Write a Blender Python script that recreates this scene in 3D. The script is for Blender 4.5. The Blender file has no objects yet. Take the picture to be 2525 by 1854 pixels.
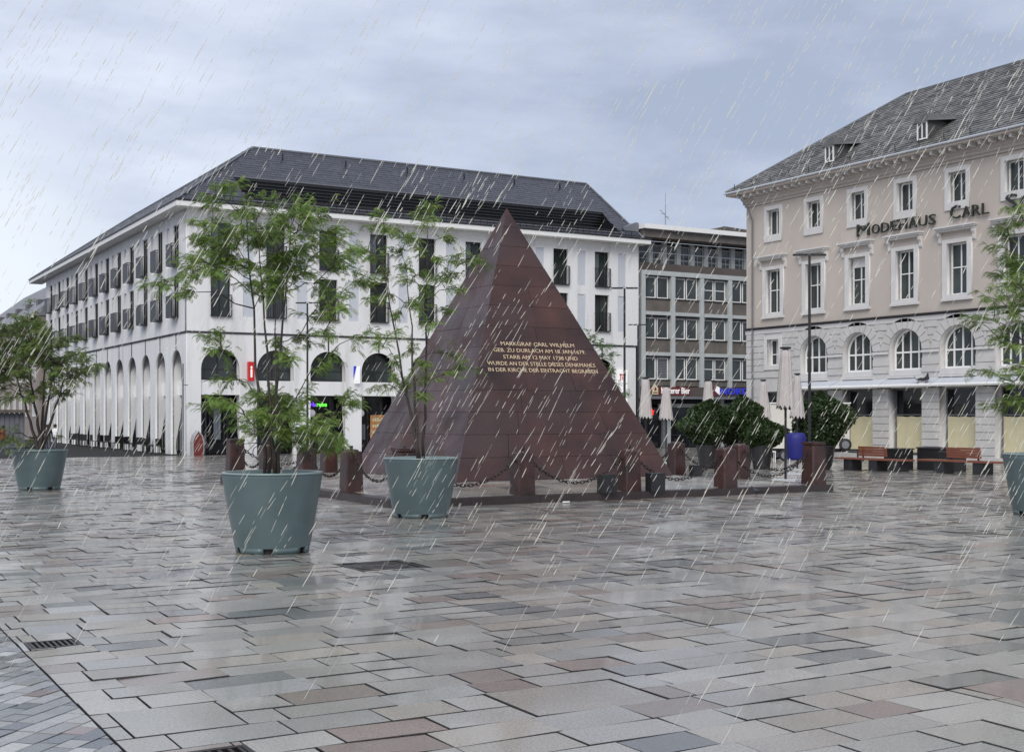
import bpy, bmesh, math, random
from mathutils import Vector, Matrix
random.seed(7)
PI = math.pi; R = math.radians
S = bpy.context.scene
COL = S.collection

# ---------------------------------------------------------------- camera, sky, sun, exposure
TH = 0.5222                                  # the camera looks 29.9 degrees clockwise of the street grid's +Y
EYE = 1.65
CT, ST = math.cos(TH), math.sin(TH)
cd = bpy.data.cameras.new('camera'); cam = bpy.data.objects.new('camera', cd); COL.objects.link(cam)
cam.location = (0, 0, EYE); cam.rotation_euler = (PI/2, 0, -TH)
cd.sensor_width = 36; cd.lens = 3118/2525*36; cd.shift_y = 96/2525; cd.clip_start = .05; cd.clip_end = 3000
S.camera = cam
S.view_settings.view_transform = 'Standard'; S.view_settings.look = 'None'
S.view_settings.exposure = 0.58; S.view_settings.gamma = 1
S.view_settings.use_curve_mapping = False

SUN_EL, SUN_AZ = 48, 212                     # soft bright patch of the overcast behind the camera
w = bpy.data.worlds.new('World'); S.world = w; w.use_nodes = True
nt = w.node_tree; nt.nodes.clear(); N = nt.nodes.new; L = nt.links.new
out = N('ShaderNodeOutputWorld'); bg = N('ShaderNodeBackground'); bg.inputs[1].default_value = .1
sky = N('ShaderNodeTexSky'); sky.sky_type = 'NISHITA'; sky.sun_disc = False
sky.sun_elevation = R(SUN_EL); sky.sun_rotation = R(SUN_AZ); sky.air_density = 1; sky.dust_density = 3
tc = N('ShaderNodeTexCoord')
mp = N('ShaderNodeMapping'); mp.inputs['Scale'].default_value = (1.2, 1.2, 3.6)
n1 = N('ShaderNodeTexNoise'); n1.inputs['Scale'].default_value = 1.9; n1.inputs['Detail'].default_value = 7; n1.inputs['Roughness'].default_value = .52
cr = N('ShaderNodeValToRGB')
cr.color_ramp.elements[0].position = .30; cr.color_ramp.elements[0].color = (2.85, 3.30, 4.25, 1)
cr.color_ramp.elements[1].position = .72; cr.color_ramp.elements[1].color = (5.9, 6.3, 7.1, 1)
e = cr.color_ramp.elements.new(.5); e.color = (4.15, 4.55, 5.60, 1)
mx = N('ShaderNodeMix'); mx.data_type = 'RGBA'; mx.inputs[0].default_value = .9
n2 = N('ShaderNodeTexNoise'); n2.inputs['Scale'].default_value = 7; n2.inputs['Detail'].default_value = 8; n2.inputs['Roughness'].default_value = .6
ma = N('ShaderNodeMath'); ma.operation = 'MULTIPLY_ADD'; ma.inputs[1].default_value = .34; mb = N('ShaderNodeMath'); mb.operation = 'ADD'; mb.inputs[1].default_value = -.17
L(tc.outputs['Generated'], mp.inputs[0]); L(mp.outputs[0], n1.inputs[0]); L(mp.outputs[0], n2.inputs[0]); L(n2.outputs[0], ma.inputs[0]); L(n1.outputs[0], ma.inputs[2]); L(ma.outputs[0], mb.inputs[0]); L(mb.outputs[0], cr.inputs[0])
# thinner cloud low in the north-west lets more light through
dt = N('ShaderNodeVectorMath'); dt.operation = 'DOT_PRODUCT'; dt.inputs[1].default_value = Vector((.08, 1.07, .07)).normalized(); nv = N('ShaderNodeVectorMath'); nv.operation = 'NORMALIZE'
L(tc.outputs['Generated'], nv.inputs[0]); L(nv.outputs[0], dt.inputs[0]); rg = N('ShaderNodeMapRange'); rg.interpolation_type = 'SMOOTHSTEP'; rg.inputs[1].default_value = .980; rg.inputs[2].default_value = 1.0; L(dt.outputs['Value'], rg.inputs[0])
gap = N('ShaderNodeMix'); gap.data_type = 'RGBA'; gap.inputs[7].default_value = (6.3, 6.7, 7.2, 1); L(rg.outputs[0], gap.inputs[0]); L(cr.outputs[0], gap.inputs[6])
L(sky.outputs[0], mx.inputs[6]); L(gap.outputs[2], mx.inputs[7]); L(mx.outputs[2], bg.inputs[0]); L(bg.outputs[0], out.inputs[0])
ld = bpy.data.lights.new('sun', 'SUN'); ld.energy = 1.5; ld.angle = R(32); ld.color = (1, .955, .89)
lo = bpy.data.objects.new('sun', ld); COL.objects.link(lo)
# light travels mostly away from the camera, +v and a little +u
sd = Vector((.52, .62, -.75)).normalized(); lo.rotation_euler = sd.to_track_quat('-Z', 'Y').to_euler()

# ---------------------------------------------------------------- helpers
def tag(o, label=None, cat=None, group=None, kind=None):
    if label: o['label'] = label
    if cat: o['category'] = cat
    if group: o['group'] = group
    if kind: o['kind'] = kind
    return o
def thing(name, label, cat, loc=(0, 0, 0), rotz=0, group=None):
    o = bpy.data.objects.new(name, None); COL.objects.link(o); o.empty_display_size = .2
    o.location = loc; o.rotation_euler = (0, 0, rotz)
    return tag(o, label, cat, group)
def obj(name, bm, m, parent=None, smooth=False, recalc=True):
    if recalc: bmesh.ops.recalc_face_normals(bm, faces=bm.faces)
    me = bpy.data.meshes.new(name); bm.to_mesh(me); bm.free()
    if smooth:
        for p in me.polygons: p.use_smooth = True
    return link(name, me, m, parent)
def link(name, me, m, parent=None):
    if m is not None and not me.materials:
        for q in (m if isinstance(m, (list, tuple)) else [m]): me.materials.append(q)
    o = bpy.data.objects.new(name, me); COL.objects.link(o); o.parent = parent
    return o
def copy_tree(o, parent=None):
    c = o.copy(); COL.objects.link(c); c.parent = parent
    for ch in o.children: copy_tree(ch, c)
    return c
def B(): return bmesh.new()
FACES = ((0, 1, 3, 2), (4, 6, 7, 5), (0, 4, 5, 1), (2, 3, 7, 6), (0, 2, 6, 4), (1, 5, 7, 3))
def hexa(bm, pts):
    v = [bm.verts.new(p) for p in pts]
    for f in FACES: bm.faces.new([v[i] for i in f])
    return v
def box(bm, x0, x1, y0, y1, z0, z1, F=None):
    pts = [(x, y, z) for x in (x0, x1) for y in (y0, y1) for z in (z0, z1)]
    if F: pts = [F(*p) for p in pts]
    return hexa(bm, pts)
def fbox(bm, F, a0, a1, b0, b1, d0, d1):     # a along a facade, b height, d outwards
    return hexa(bm, [F(a, b, d) for a in (a0, a1) for b in (b0, b1) for d in (d0, d1)])
def tube(bm, pts, rad, n=6, cap=True):
    rings = []; pts = [Vector(p) for p in pts]
    for i, p in enumerate(pts):
        t = (pts[min(i+1, len(pts)-1)]-pts[max(i-1, 0)]).normalized()
        a = t.orthogonal().normalized() if i == 0 else (A-t*A.dot(t)).normalized()
        A = a; b = t.cross(a)
        r = rad[i] if isinstance(rad, (list, tuple)) else rad
        rings.append([bm.verts.new(p+(a*math.cos(k*2*PI/n)+b*math.sin(k*2*PI/n))*r) for k in range(n)])
    for i in range(len(rings)-1):
        for k in range(n):
            bm.faces.new((rings[i][k], rings[i][(k+1) % n], rings[i+1][(k+1) % n], rings[i+1][k]))
    if cap: bm.faces.new(rings[0][::-1]); bm.faces.new(rings[-1])
def lathe(bm, prof, n=32, cx=0, cy=0, close=False, amp=None):
    rings = []
    for j, (r, z) in enumerate(prof):
        rings.append([bm.verts.new((cx+r*(1 if not amp else amp(j, k*2*PI/n))*math.cos(k*2*PI/n), cy+r*(1 if not amp else amp(j, k*2*PI/n))*math.sin(k*2*PI/n), z)) for k in range(n)])
    for i in range(len(rings)-1):
        for k in range(n): bm.faces.new((rings[i][k], rings[i][(k+1) % n], rings[i+1][(k+1) % n], rings[i+1][k]))
    if close: bm.faces.new(rings[0][::-1]); bm.faces.new(rings[-1])
def prism(bm, poly, F, d0, d1):              # polygon (a,b) extruded from d0 to d1
    v0 = [bm.verts.new(F(a, b, d0)) for a, b in poly]; v1 = [bm.verts.new(F(a, b, d1)) for a, b in poly]
    bm.faces.new(v0); bm.faces.new(v1[::-1]); n = len(poly)
    for i in range(n): bm.faces.new((v0[i], v1[i], v1[(i+1) % n], v0[(i+1) % n]))
def holed(outer, holes, F, d0, d1):          # a wall with openings, real thickness; returns a bmesh
    cu = bpy.data.curves.new('tmp', 'CURVE'); cu.dimensions = '2D'; cu.fill_mode = 'BOTH'; cu.extrude = .5
    for pl in [outer]+holes:
        sp = cu.splines.new('POLY'); sp.points.add(len(pl)-1); sp.use_cyclic_u = True
        for p, (a, b) in zip(sp.points, pl): p.co = (a, b, 0, 1)
    o = bpy.data.objects.new('tmp', cu); COL.objects.link(o)
    bpy.context.view_layer.update()
    me = bpy.data.meshes.new_from_object(o.evaluated_get(bpy.context.evaluated_depsgraph_get()))
    bpy.data.objects.remove(o); bpy.data.curves.remove(cu)
    bm = B(); bm.from_mesh(me); bpy.data.meshes.remove(me)
    bmesh.ops.remove_doubles(bm, verts=bm.verts, dist=1e-5)
    for v in bm.verts:
        a, b, t = v.co; v.co = F(a, b, d0+(t+.5)*(d1-d0))
    return bm
def rect(a0, a1, b0, b1): return [(a0, b0), (a1, b0), (a1, b1), (a0, b1)]
def archp(c, r, b0, spring, n=14):
    return [(c-r, b0), (c+r, b0)]+[(c+r*math.cos(t*PI/n), spring+r*math.sin(t*PI/n)) for t in range(n+1)]
def text_bm(body, width, height, F, d0, d1, a0, b0, shear=0, fatten=0, flip=False):
    """flat lettering with depth: fits body into width x height with its lower left at (a0,b0) of frame F"""
    cu = bpy.data.curves.new('tmp', 'FONT'); cu.body = body; cu.size = 1; cu.resolution_u = 2; cu.extrude = .5; cu.offset = fatten
    o = bpy.data.objects.new('tmp', cu); COL.objects.link(o); bpy.context.view_layer.update()
    me = bpy.data.meshes.new_from_object(o.evaluated_get(bpy.context.evaluated_depsgraph_get()))
    bpy.data.objects.remove(o); bpy.data.curves.remove(cu)
    bm = B(); bm.from_mesh(me); bpy.data.meshes.remove(me)
    xs = [v.co.x for v in bm.verts]; ys = [v.co.y for v in bm.verts]
    x0, x1, y0, y1 = min(xs), max(xs), min(ys), max(ys)
    for v in bm.verts:
        a = (v.co.x-x0)/(x1-x0)*width; b = (v.co.y-y0)/(y1-y0)*height
        if flip: a = -a
        v.co = F(a0+a, b0+b, d0+(v.co.z+.5)*(d1-d0))
    return bm
def FV(V): return lambda a, b, d: (a, V-d, b)          # facade facing -v, a runs along +u
def FU(U): return lambda a, b, d: (U-d, a, b)          # facade facing -u, a runs along +v
def gz(u, v):                                           # ground falls gently away beyond the monument
    return -.016*min(max(u*ST+v*CT-28, 0), 32)

# ---------------------------------------------------------------- materials
def mat(name, col, rough=.6, var=0, scale=6, bump=0, bscale=40, metal=0, spec=.5, stain=None, attr=None, coat=0, rvar=0, detail=5, emis=None, stretch=None, leaf=False, objvar=0):
    m = bpy.data.materials.new(name); m.use_nodes = True; t = m.node_tree; b = t.nodes['Principled BSDF']
    N = t.nodes.new; L = t.links.new
    b.inputs['Roughness'].default_value = rough; b.inputs['Metallic'].default_value = metal
    b.inputs['Specular IOR Level'].default_value = spec; b.inputs['Coat Weight'].default_value = coat; b.inputs['Coat Roughness'].default_value = .08
    tc = N('ShaderNodeTexCoord'); src = tc.outputs['Object']
    if attr or stretch is not None or True:
        geo = N('ShaderNodeNewGeometry'); src = geo.outputs['Position']
    if stretch:
        mp = N('ShaderNodeMapping'); mp.inputs['Scale'].default_value = stretch; L(src, mp.inputs[0]); src = mp.outputs[0]
    cs = None
    if attr:
        a = N('ShaderNodeAttribute'); a.attribute_name = attr; cs = a.outputs['Color']
    if var or stain:
        n = N('ShaderNodeTexNoise'); n.inputs['Scale'].default_value = scale; n.inputs['Detail'].default_value = detail; L(src, n.inputs[0])
        r = N('ShaderNodeMapRange'); r.inputs[1].default_value = .25; r.inputs[2].default_value = .75
        r.inputs[3].default_value = 1-var; r.inputs[4].default_value = 1+var; L(n.outputs[0], r.inputs[0])
        vm = N('ShaderNodeVectorMath'); vm.operation = 'SCALE'; L(r.outputs[0], vm.inputs['Scale'])
        if cs: L(cs, vm.inputs[0])
        else: vm.inputs[0].default_value = col[:3]
        cs = vm.outputs[0]
    if stain:
        sc, thr, scol = stain
        n2 = N('ShaderNodeTexNoise'); n2.inputs['Scale'].default_value = sc; n2.inputs['Detail'].default_value = 6; L(src, n2.inputs[0])
        r2 = N('ShaderNodeMapRange'); r2.inputs[1].default_value = thr; r2.inputs[2].default_value = thr+.18; L(n2.outputs[0], r2.inputs[0])
        mx = N('ShaderNodeMix'); mx.data_type = 'RGBA'; L(r2.outputs[0], mx.inputs[0]); L(cs, mx.inputs[6]); mx.inputs[7].default_value = (*scol, 1); cs = mx.outputs[2]
    if objvar:
        oi = N('ShaderNodeObjectInfo'); r5 = N('ShaderNodeMapRange'); r5.inputs[3].default_value = 1-objvar; r5.inputs[4].default_value = 1+objvar; L(oi.outputs['Random'], r5.inputs[0])
        v5 = N('ShaderNodeVectorMath'); v5.operation = 'SCALE'; L(cs, v5.inputs[0]); L(r5.outputs[0], v5.inputs['Scale']); cs = v5.outputs[0]
    if cs: L(cs, b.inputs['Base Color'])
    else: b.inputs['Base Color'].default_value = (*col[:3], 1)
    if rvar:
        n3 = N('ShaderNodeTexNoise'); n3.inputs['Scale'].default_value = 1.3; n3.inputs['Detail'].default_value = 6; L(src, n3.inputs[0])
        r3 = N('ShaderNodeMapRange'); r3.inputs[1].default_value = .35; r3.inputs[2].default_value = .65
        r3.inputs[3].default_value = max(rough-rvar, .03); r3.inputs[4].default_value = rough+rvar; L(n3.outputs[0], r3.inputs[0]); L(r3.outputs[0], b.inputs['Roughness'])
    if bump:
        n4 = N('ShaderNodeTexNoise'); n4.inputs['Scale'].default_value = bscale; n4.inputs['Detail'].default_value = 4; L(src, n4.inputs[0])
        bp = N('ShaderNodeBump'); bp.inputs['Strength'].default_value = bump; bp.inputs['Distance'].default_value = .02; L(n4.outputs[0], bp.inputs['Height']); L(bp.outputs[0], b.inputs['Normal'])
    if emis: b.inputs['Emission Color'].default_value = (*emis[0], 1); b.inputs['Emission Strength'].default_value = emis[1]
    if leaf:
        tr = N('ShaderNodeBsdfTranslucent'); ms = N('ShaderNodeMixShader'); ms.inputs[0].default_value = .35
        if cs: L(cs, tr.inputs[0])
        L(b.outputs[0], ms.inputs[1]); L(tr.outputs[0], ms.inputs[2]); L(ms.outputs[0], t.nodes['Material Output'].inputs[0])
    return m
M = {}
M['render'] = mat('white_render', (.74, .745, .75), .7, .06, .5, .2, 60, stain=(.9, .52, (.60, .60, .595)), stretch=(1.5, 1.5, .22))
M['fascia'] = mat('white_fascia', (.77, .775, .76), .5, .03, 2)
M['panel'] = mat('pale_grey_panel', (.52, .55, .60), .45, .05, 1.5)
M['black'] = mat('black_metal', (.02, .02, .022), .35, .2, 5)
M['darkline'] = mat('dark_joint', (.035, .033, .035), .7)
M['glass'] = mat('dark_glass', (.034, .044, .043), .06, .65, .55, spec=.5)
M['shopglass'] = mat('shop_glass', (.010, .011, .014), .06, .5, .5, spec=.45)
M['curtain'] = mat('curtain', (.13, .15, .17), .5, .3, 3, stretch=(6, 6, .1))
M['slate'] = mat('dark_slate', (.07, .073, .088), .38, .25, 3, .3, 30, attr='tint')
M['slate2'] = mat('weathered_slate', (.1, .1, .1), .5, .3, 3, .4, 30, attr='tint')
M['lead'] = mat('grey_lead', (.16, .17, .19), .45, .15, 3)
M['louvre'] = mat('black_louvre', (.012, .012, .015), .45)
M['beige'] = mat('beige_plaster', (.50, .448, .400), .8, .06, .7, .25, 50, stain=(.45, .60, (.45, .40, .355)), stretch=(1, 1, .4))
M['stone'] = mat('pale_stone', (.53, .52, .505), .7, .09, 1.2, .25, 30, stain=(.8, .6, (.42, .42, .43)))
M['trim'] = mat('stone_trim', (.62, .61, .60), .6, .06, 2)
M['white'] = mat('white_paint', (.82, .82, .81), .4)
M['cream'] = mat('cream_paper', (.60, .55, .36), .7, .08, 1.5, .2, 6)
M['concrete'] = mat('grey_concrete_frame', (.44, .47, .47), .6, .07, 2)
M['spandrel'] = mat('brown_stone_panel', (.13, .115, .10), .5, .3, 1.5, .2, 10)
M['brownband'] = mat('brown_band', (.09, .075, .065), .5, .2, 1)
M['sand'] = mat('red_sandstone', (.050, .0195, .0145), .42, .6, 1.1, .45, 18, stain=(.5, .47, (.050, .028, .026)), rvar=.18, spec=.5, objvar=.16)
M['post'] = mat('red_sandstone_post', (.050, .021, .018), .36, .5, 5, .5, 40, stain=(2.5, .48, (.022, .014, .013)), rvar=.12)
M['gold'] = mat('gold_letters', (.66, .52, .34), .45, metal=.1)
M['iron'] = mat('dark_iron', (.045, .035, .033), .4, .3, 30, metal=.6)
M['slab'] = mat('wet_granite_slab', (.2, .2, .2), .18, .26, 60, .24, 120, attr='tint', rvar=.16, spec=.85, detail=10, coat=.4)
M['joint'] = mat('joint_sand', (.010, .009, .008), .9, .2, 10)
M['kerb'] = mat('dark_kerb', (.035, .026, .025), .35, .3, 4, .3, 30)
M['planter'] = mat('blue_grey_planter', (.090, .130, .136), .34, .14, 3.5, .1, 60, rvar=.06)
M['planter_rim'] = mat('planter_rim', (.20, .27, .27), .25)
M['soil'] = mat('soil', (.03, .02, .015), .9, .4, 20, .8, 30)
M['bark'] = mat('bark', (.045, .035, .028), .6, .35, 25, .5, 50)
M['leaf'] = mat('leaf_green', (.075, .15, .03), .55, .3, 5, attr='tint', leaf=True)
M['leafd'] = mat('leaf_dark', (.03, .06, .02), .4, .3, 5, attr='tint', leaf=True)
M['cloth'] = mat('umbrella_cloth', (.47, .435, .42), .8, .08, 4, .2, 30)
M['wood'] = mat('orange_wood', (.20, .065, .035), .4, .2, 8, stretch=(8, .6, 8))
M['red'] = mat('red_paint', (.55, .02, .02), .35)
M['dred'] = mat('dark_red', (.14, .02, .02), .4)
M['blue'] = mat('blue_fabric', (.008, .011, .16), .6, .2, 4)
M['bluesign'] = mat('blue_sign', (.02, .03, .30), .4, emis=((.02, .03, .5), .35))
M['signwhite'] = mat('sign_white', (.75, .75, .75), .4, emis=((.8, .8, .8), .25))
M['neonred'] = mat('neon_red', (.8, .02, .02), .4, emis=((1, .02, .01), 1.4))
M['neongreen'] = mat('neon_green', (.1, .8, .05), .4, emis=((.12, 1, .04), 1.3))
M['neonviolet'] = mat('neon_violet', (.2, .05, .8), .4, emis=((.22, .05, 1), 1.1))
M['globe'] = mat('globe_lamp', (.4, .4, .42), .3, emis=((.6, .6, .65), .18))
M['warm'] = mat('lit_display', (.3, .16, .07), .5, .6, 3, emis=((.5, .25, .1), .25))
M['tire'] = mat('rubber', (.02, .02, .02), .7)
M['metal'] = mat('grey_metal', (.3, .3, .31), .35, metal=.8)
M['skin'] = mat('skin', (.45, .27, .2), .5)
M['jeans'] = mat('trousers', (.09, .1, .14), .8)
M['jacket'] = mat('red_jacket', (.45, .03, .03), .7)
M['hair'] = mat('hair', (.02, .015, .01), .6)
M['pigeon'] = mat('pigeon_grey', (.05, .055, .07), .6)
M['farred'] = mat('far_brick_wall', (.30, .255, .235), .8, .1, 1)
M['fargrey'] = mat('far_grey_wall', (.35, .35, .36), .8, .1, 1)
m = bpy.data.materials.new('rain_drop'); m.use_nodes = True; t = m.node_tree; t.nodes.clear()
o_ = t.nodes.new('ShaderNodeOutputMaterial'); d_ = t.nodes.new('ShaderNodeBsdfDiffuse'); d_.inputs[0].default_value = (1, .98, .87, 1)
tl = t.nodes.new('ShaderNodeBsdfTranslucent'); tl.inputs[0].default_value = (1, .985, .9, 1)
a_ = t.nodes.new('ShaderNodeMixShader'); a_.inputs[0].default_value = .5; tp = t.nodes.new('ShaderNodeBsdfTransparent'); b_ = t.nodes.new('ShaderNodeMixShader'); b_.inputs[0].default_value = .72
t.links.new(d_.outputs[0], a_.inputs[1]); t.links.new(tl.outputs[0], a_.inputs[2]); t.links.new(tp.outputs[0], b_.inputs[1]); t.links.new(a_.outputs[0], b_.inputs[2]); t.links.new(b_.outputs[0], o_.inputs[0])
M['rain'] = m; m2 = m.copy(); m2.name = 'rain_drop_faint'; M['rain2'] = m2
for nd in m2.node_tree.nodes:
    if nd.type == 'MIX_SHADER' and abs(nd.inputs[0].default_value-.5) > .01: nd.inputs[0].default_value = .34

def tint(bm, faces, col):
    lay = bm.loops.layers.float_color.get('tint') or bm.loops.layers.float_color.new('tint')
    for f in faces:
        for l in f.loops: l[lay] = (*col, 1)

# ================================================================ GROUND
def g_sheet():
    bm = B(); xs = [-400, -120, -60]+[-40+4*i for i in range(36)]+[140, 200, 400]; ys = [-400, -60, -20]+[-10+4*i for i in range(34)]+[150, 220, 500]
    V = [[bm.verts.new((x, y, gz(x, y)-.02)) for y in ys] for x in xs]
    for i in range(len(xs)-1):
        for j in range(len(ys)-1): bm.faces.new((V[i][j], V[i+1][j], V[i+1][j+1], V[i][j+1]))
    return bm
ground = tag(obj('ground', g_sheet(), M['joint']), kind='structure', label='dark bedding and joints under the wet square')
pav = bpy.data.objects.new('pavement', None); COL.objects.link(pav)
tag(pav, kind='structure', label='wet granite slab paving of the square')
PALETTE = [((.365, .346, .308), 12), ((.330, .322, .288), 6), ((.365, .330, .275), 8), ((.185, .188, .180), 2.4), ((.410, .390, .350), 4), ((.265, .215, .175), 2.4), ((.290, .225, .190), 1.0), ((.262, .255, .228), 3)]
def pick():
    c = random.choices([p[0] for p in PALETTE], [p[1] for p in PALETTE])[0]; k = random.uniform(.88, 1.12)
    return tuple(x*k for x in c)
MH = (5.28, 6.06, 12.35, 13.15)              # manhole
PF = (9.35, 19.75, 20.33, 30.73)             # monument platform
BORD = 1.45                                  # boundary to the small mosaic stones
GR = [(1.50, 1.86, 9.42, 9.72), (1.56, 2.0, 5.86, 6.16)]
def slab_geo(bm, x0, x1, y0, y1, z=0, c=None, loc=None, wob=.011):
    g = .005; x0 += g; x1 -= g; y0 += g; y1 -= g
    cx, cy = (x0+x1)/2, (y0+y1)/2
    tx, ty = random.gauss(0, wob), random.gauss(0, wob); dz = random.uniform(-.0015, .0015)
    be = .002
    ox, oy = (loc if loc else (0, 0))
    top = [(x0+be, y0+be), (x1-be, y0+be), (x1-be, y1-be), (x0+be, y1-be)]; low = [(x0, y0), (x1, y0), (x1, y1), (x0, y1)]
    zf = lambda x, y: (gz(x, y) if z is None else z)+dz+(x-cx)*tx+(y-cy)*ty
    vt = [bm.verts.new((x-ox, y-oy, zf(x, y))) for x, y in top]; vl = [bm.verts.new((x-ox, y-oy, zf(x, y)-be)) for x, y in low]; vb = [bm.verts.new((x-ox, y-oy, zf(x, y)-.03)) for x, y in low]
    fs = [bm.faces.new(vt)]
    for i in range(4):
        j = (i+1) % 4
        fs.append(bm.faces.new((vl[i], vl[j], vt[j], vt[i]))); fs.append(bm.faces.new((vb[i], vb[j], vl[j], vl[i])))
    c = c or pick(); tint(bm, fs, tuple(x*.12 for x in c)); tint(bm, fs[:1], c)   # side faces tinted dark: shade inside the joints put into the colour
cells = []; rows_ = []
v = -6.0
while v < 66.5:
    hgt = random.choice((.29, .31, .32, .34)); u = -30-random.random()
    if v > 30: hgt *= 1.25
    while u < 60:
        wd = random.choice((.38, .46, .54, .60, .68))*(1.25 if v > 30 else 1)*random.uniform(.92, 1.08)
        cells.append([u, u+wd, v, v+hgt]); u += wd
    rows_.append((v, hgt)); v += hgt
BIGS = []                                    # here and there a slab two rows deep
rb_ = random.Random(21)
for (v0, h0), (v1, h1) in zip(rows_[::2], rows_[1::2]):
    if 3 < v0 < 26:
        u = -6+rb_.uniform(0, 4)
        while u < 26:
            BIGS.append((u, u+rb_.choice((.6, .66, .9)), v0, v0+h0+h1)); u += rb_.uniform(5, 14)
def cut(c, r):                               # cell minus rectangle r, in pieces
    x0, x1, y0, y1 = c; a0, a1, b0, b1 = r
    if x1 <= a0 or x0 >= a1 or y1 <= b0 or y0 >= b1: return [c]
    o = []
    if x0 < a0: o.append([x0, a0, y0, y1])
    if x1 > a1: o.append([a1, x1, y0, y1])
    m0, m1 = max(x0, a0), min(x1, a1)
    if y0 < b0: o.append([m0, m1, y0, b0])
    if y1 > b1: o.append([m0, m1, b1, y1])
    return [q for q in o if q[1]-q[0] > .02 and q[3]-q[2] > .02]
def vis(x, y, mar=0):
    Y = x*ST+y*CT; X = x*CT-y*ST
    return Y > 2 and abs(X) < .405*Y+mar and 1.65*3118/Y < 845+mar*100
idx = {}
for b in BIGS: idx.setdefault(round(b[2], 3), []).append(b)
nc = []
for c in cells:
    hit = [b for b in BIGS if b[0] < c[1] and b[1] > c[0] and b[2] < c[3]-.01 and b[3] > c[2]+.01] if 3 < c[2] < 27 else []
    ps = [c]
    for b in hit: ps = [q for p in ps for q in cut(p, b)]
    nc += ps
cells = [c for c in nc if abs((c[0]+c[1])/2*CT-(c[2]+c[3])/2*ST) < .405*max((c[0]+c[1])/2*ST+(c[2]+c[3])/2*CT, 4)+7]+[list(b) for b in BIGS]
for r in [MH, PF, (-60, BORD, -50, 10.9)]+GR+[(9, 80, 67.4, 90)]:
    cells = [q for c in cells for q in cut(c, r)]
near = []; rest = []
for c in cells:
    x, y = (c[0]+c[1])/2, (c[2]+c[3])/2; Y = x*ST+y*CT
    (near if vis(x, y, .25) and Y < 30 else rest).append((Y, c))
near.sort(); rest += near[300:]; near = near[:300]
for Y, c in near:
    bm = B(); cx, cy = (c[0]+c[1])/2, (c[2]+c[3])/2
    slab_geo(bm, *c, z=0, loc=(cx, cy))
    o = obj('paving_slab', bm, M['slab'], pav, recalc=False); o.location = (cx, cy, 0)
bm = B()
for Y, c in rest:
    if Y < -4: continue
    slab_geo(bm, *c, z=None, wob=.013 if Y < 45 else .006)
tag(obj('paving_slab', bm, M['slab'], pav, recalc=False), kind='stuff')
# small mosaic stones laid diagonally, left of a straight joint
mos = bpy.data.objects.new('mosaic_pavement', None); COL.objects.link(mos); tag(mos, kind='structure', label='small square setts laid diagonally at the edge of the slabs')
def sett(bm, cx, cy, a, b, c, loc=None):
    q = .7071; pts = []
    for sx, sy in ((-1, -1), (1, -1), (1, 1), (-1, 1)):
        x, y = sx*(a/2-.004), sy*(b/2-.004); pts.append((cx+(x-y)*q, cy+(x+y)*q))
    # clip to the boundary
    pts2 = []
    for i in range(4):
        p, r = pts[i], pts[(i+1) % 4]
        if p[0] <= BORD-.01: pts2.append(p)
        if (p[0] <= BORD-.01) != (r[0] <= BORD-.01):
            t = (BORD-.01-p[0])/(r[0]-p[0]); pts2.append((BORD-.01, p[1]+t*(r[1]-p[1])))
    if len(pts2) < 3: return False
    ox, oy = loc or (0, 0); dz = random.uniform(-.002, .002)
    tx, ty = random.gauss(0, .01), random.gauss(0, .01)
    vt = [bm.verts.new((x-ox, y-oy, dz+(x-cx)*tx+(y-cy)*ty)) for x, y in pts2]; vb = [bm.verts.new((x-ox, y-oy, -.03)) for x, y in pts2]; n = len(vt)
    fs = [bm.faces.new(vt)]+[bm.faces.new((vb[i], vb[(i+1) % n], vt[(i+1) % n], vt[i])) for i in range(n)]
    tint(bm, fs, c); return True
MP = [((.27, .265, .25), 6), ((.09, .098, .11), 5), ((.38, .375, .35), 3), ((.24, .18, .17), 1.2), ((.16, .165, .16), 4)]
near = []; q = .7071; j = -60
while j < 60:
    off = random.uniform(0, .2); y_ = j*.125; x_ = -9-off
    while x_ < 9:
        a = random.choice((.15, .19, .19, .23)); X_, Y_ = x_+a/2, y_+.0625
        cx, cy = (X_-Y_)*q+0.0, (X_+Y_)*q+6.5
        if cx < BORD+.08 and cx > -5 and 2.5 < cy < 10.8: near.append((not vis(cx, cy, .15), cx*ST+cy*CT, cx, cy, a))
        x_ += a
    j += 1
near.sort(); bm2 = B()
for k, (nv, Y, cx, cy, a) in enumerate(near):
    c = random.choices([p[0] for p in MP], [p[1] for p in MP])[0]; kk = random.uniform(.85, 1.15); c = tuple(x*kk for x in c)
    if k < 300 and not nv:
        bm = B()
        if sett(bm, cx, cy, a, .125, c, (cx, cy)): o = obj('sett', bm, M['slab'], mos, recalc=False); o.location = (cx, cy, 0)
        else: bm.free()
    else: sett(bm2, cx, cy, a, .125, c)
tag(obj('sett', bm2, M['slab'], mos, recalc=False), kind='stuff')
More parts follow.
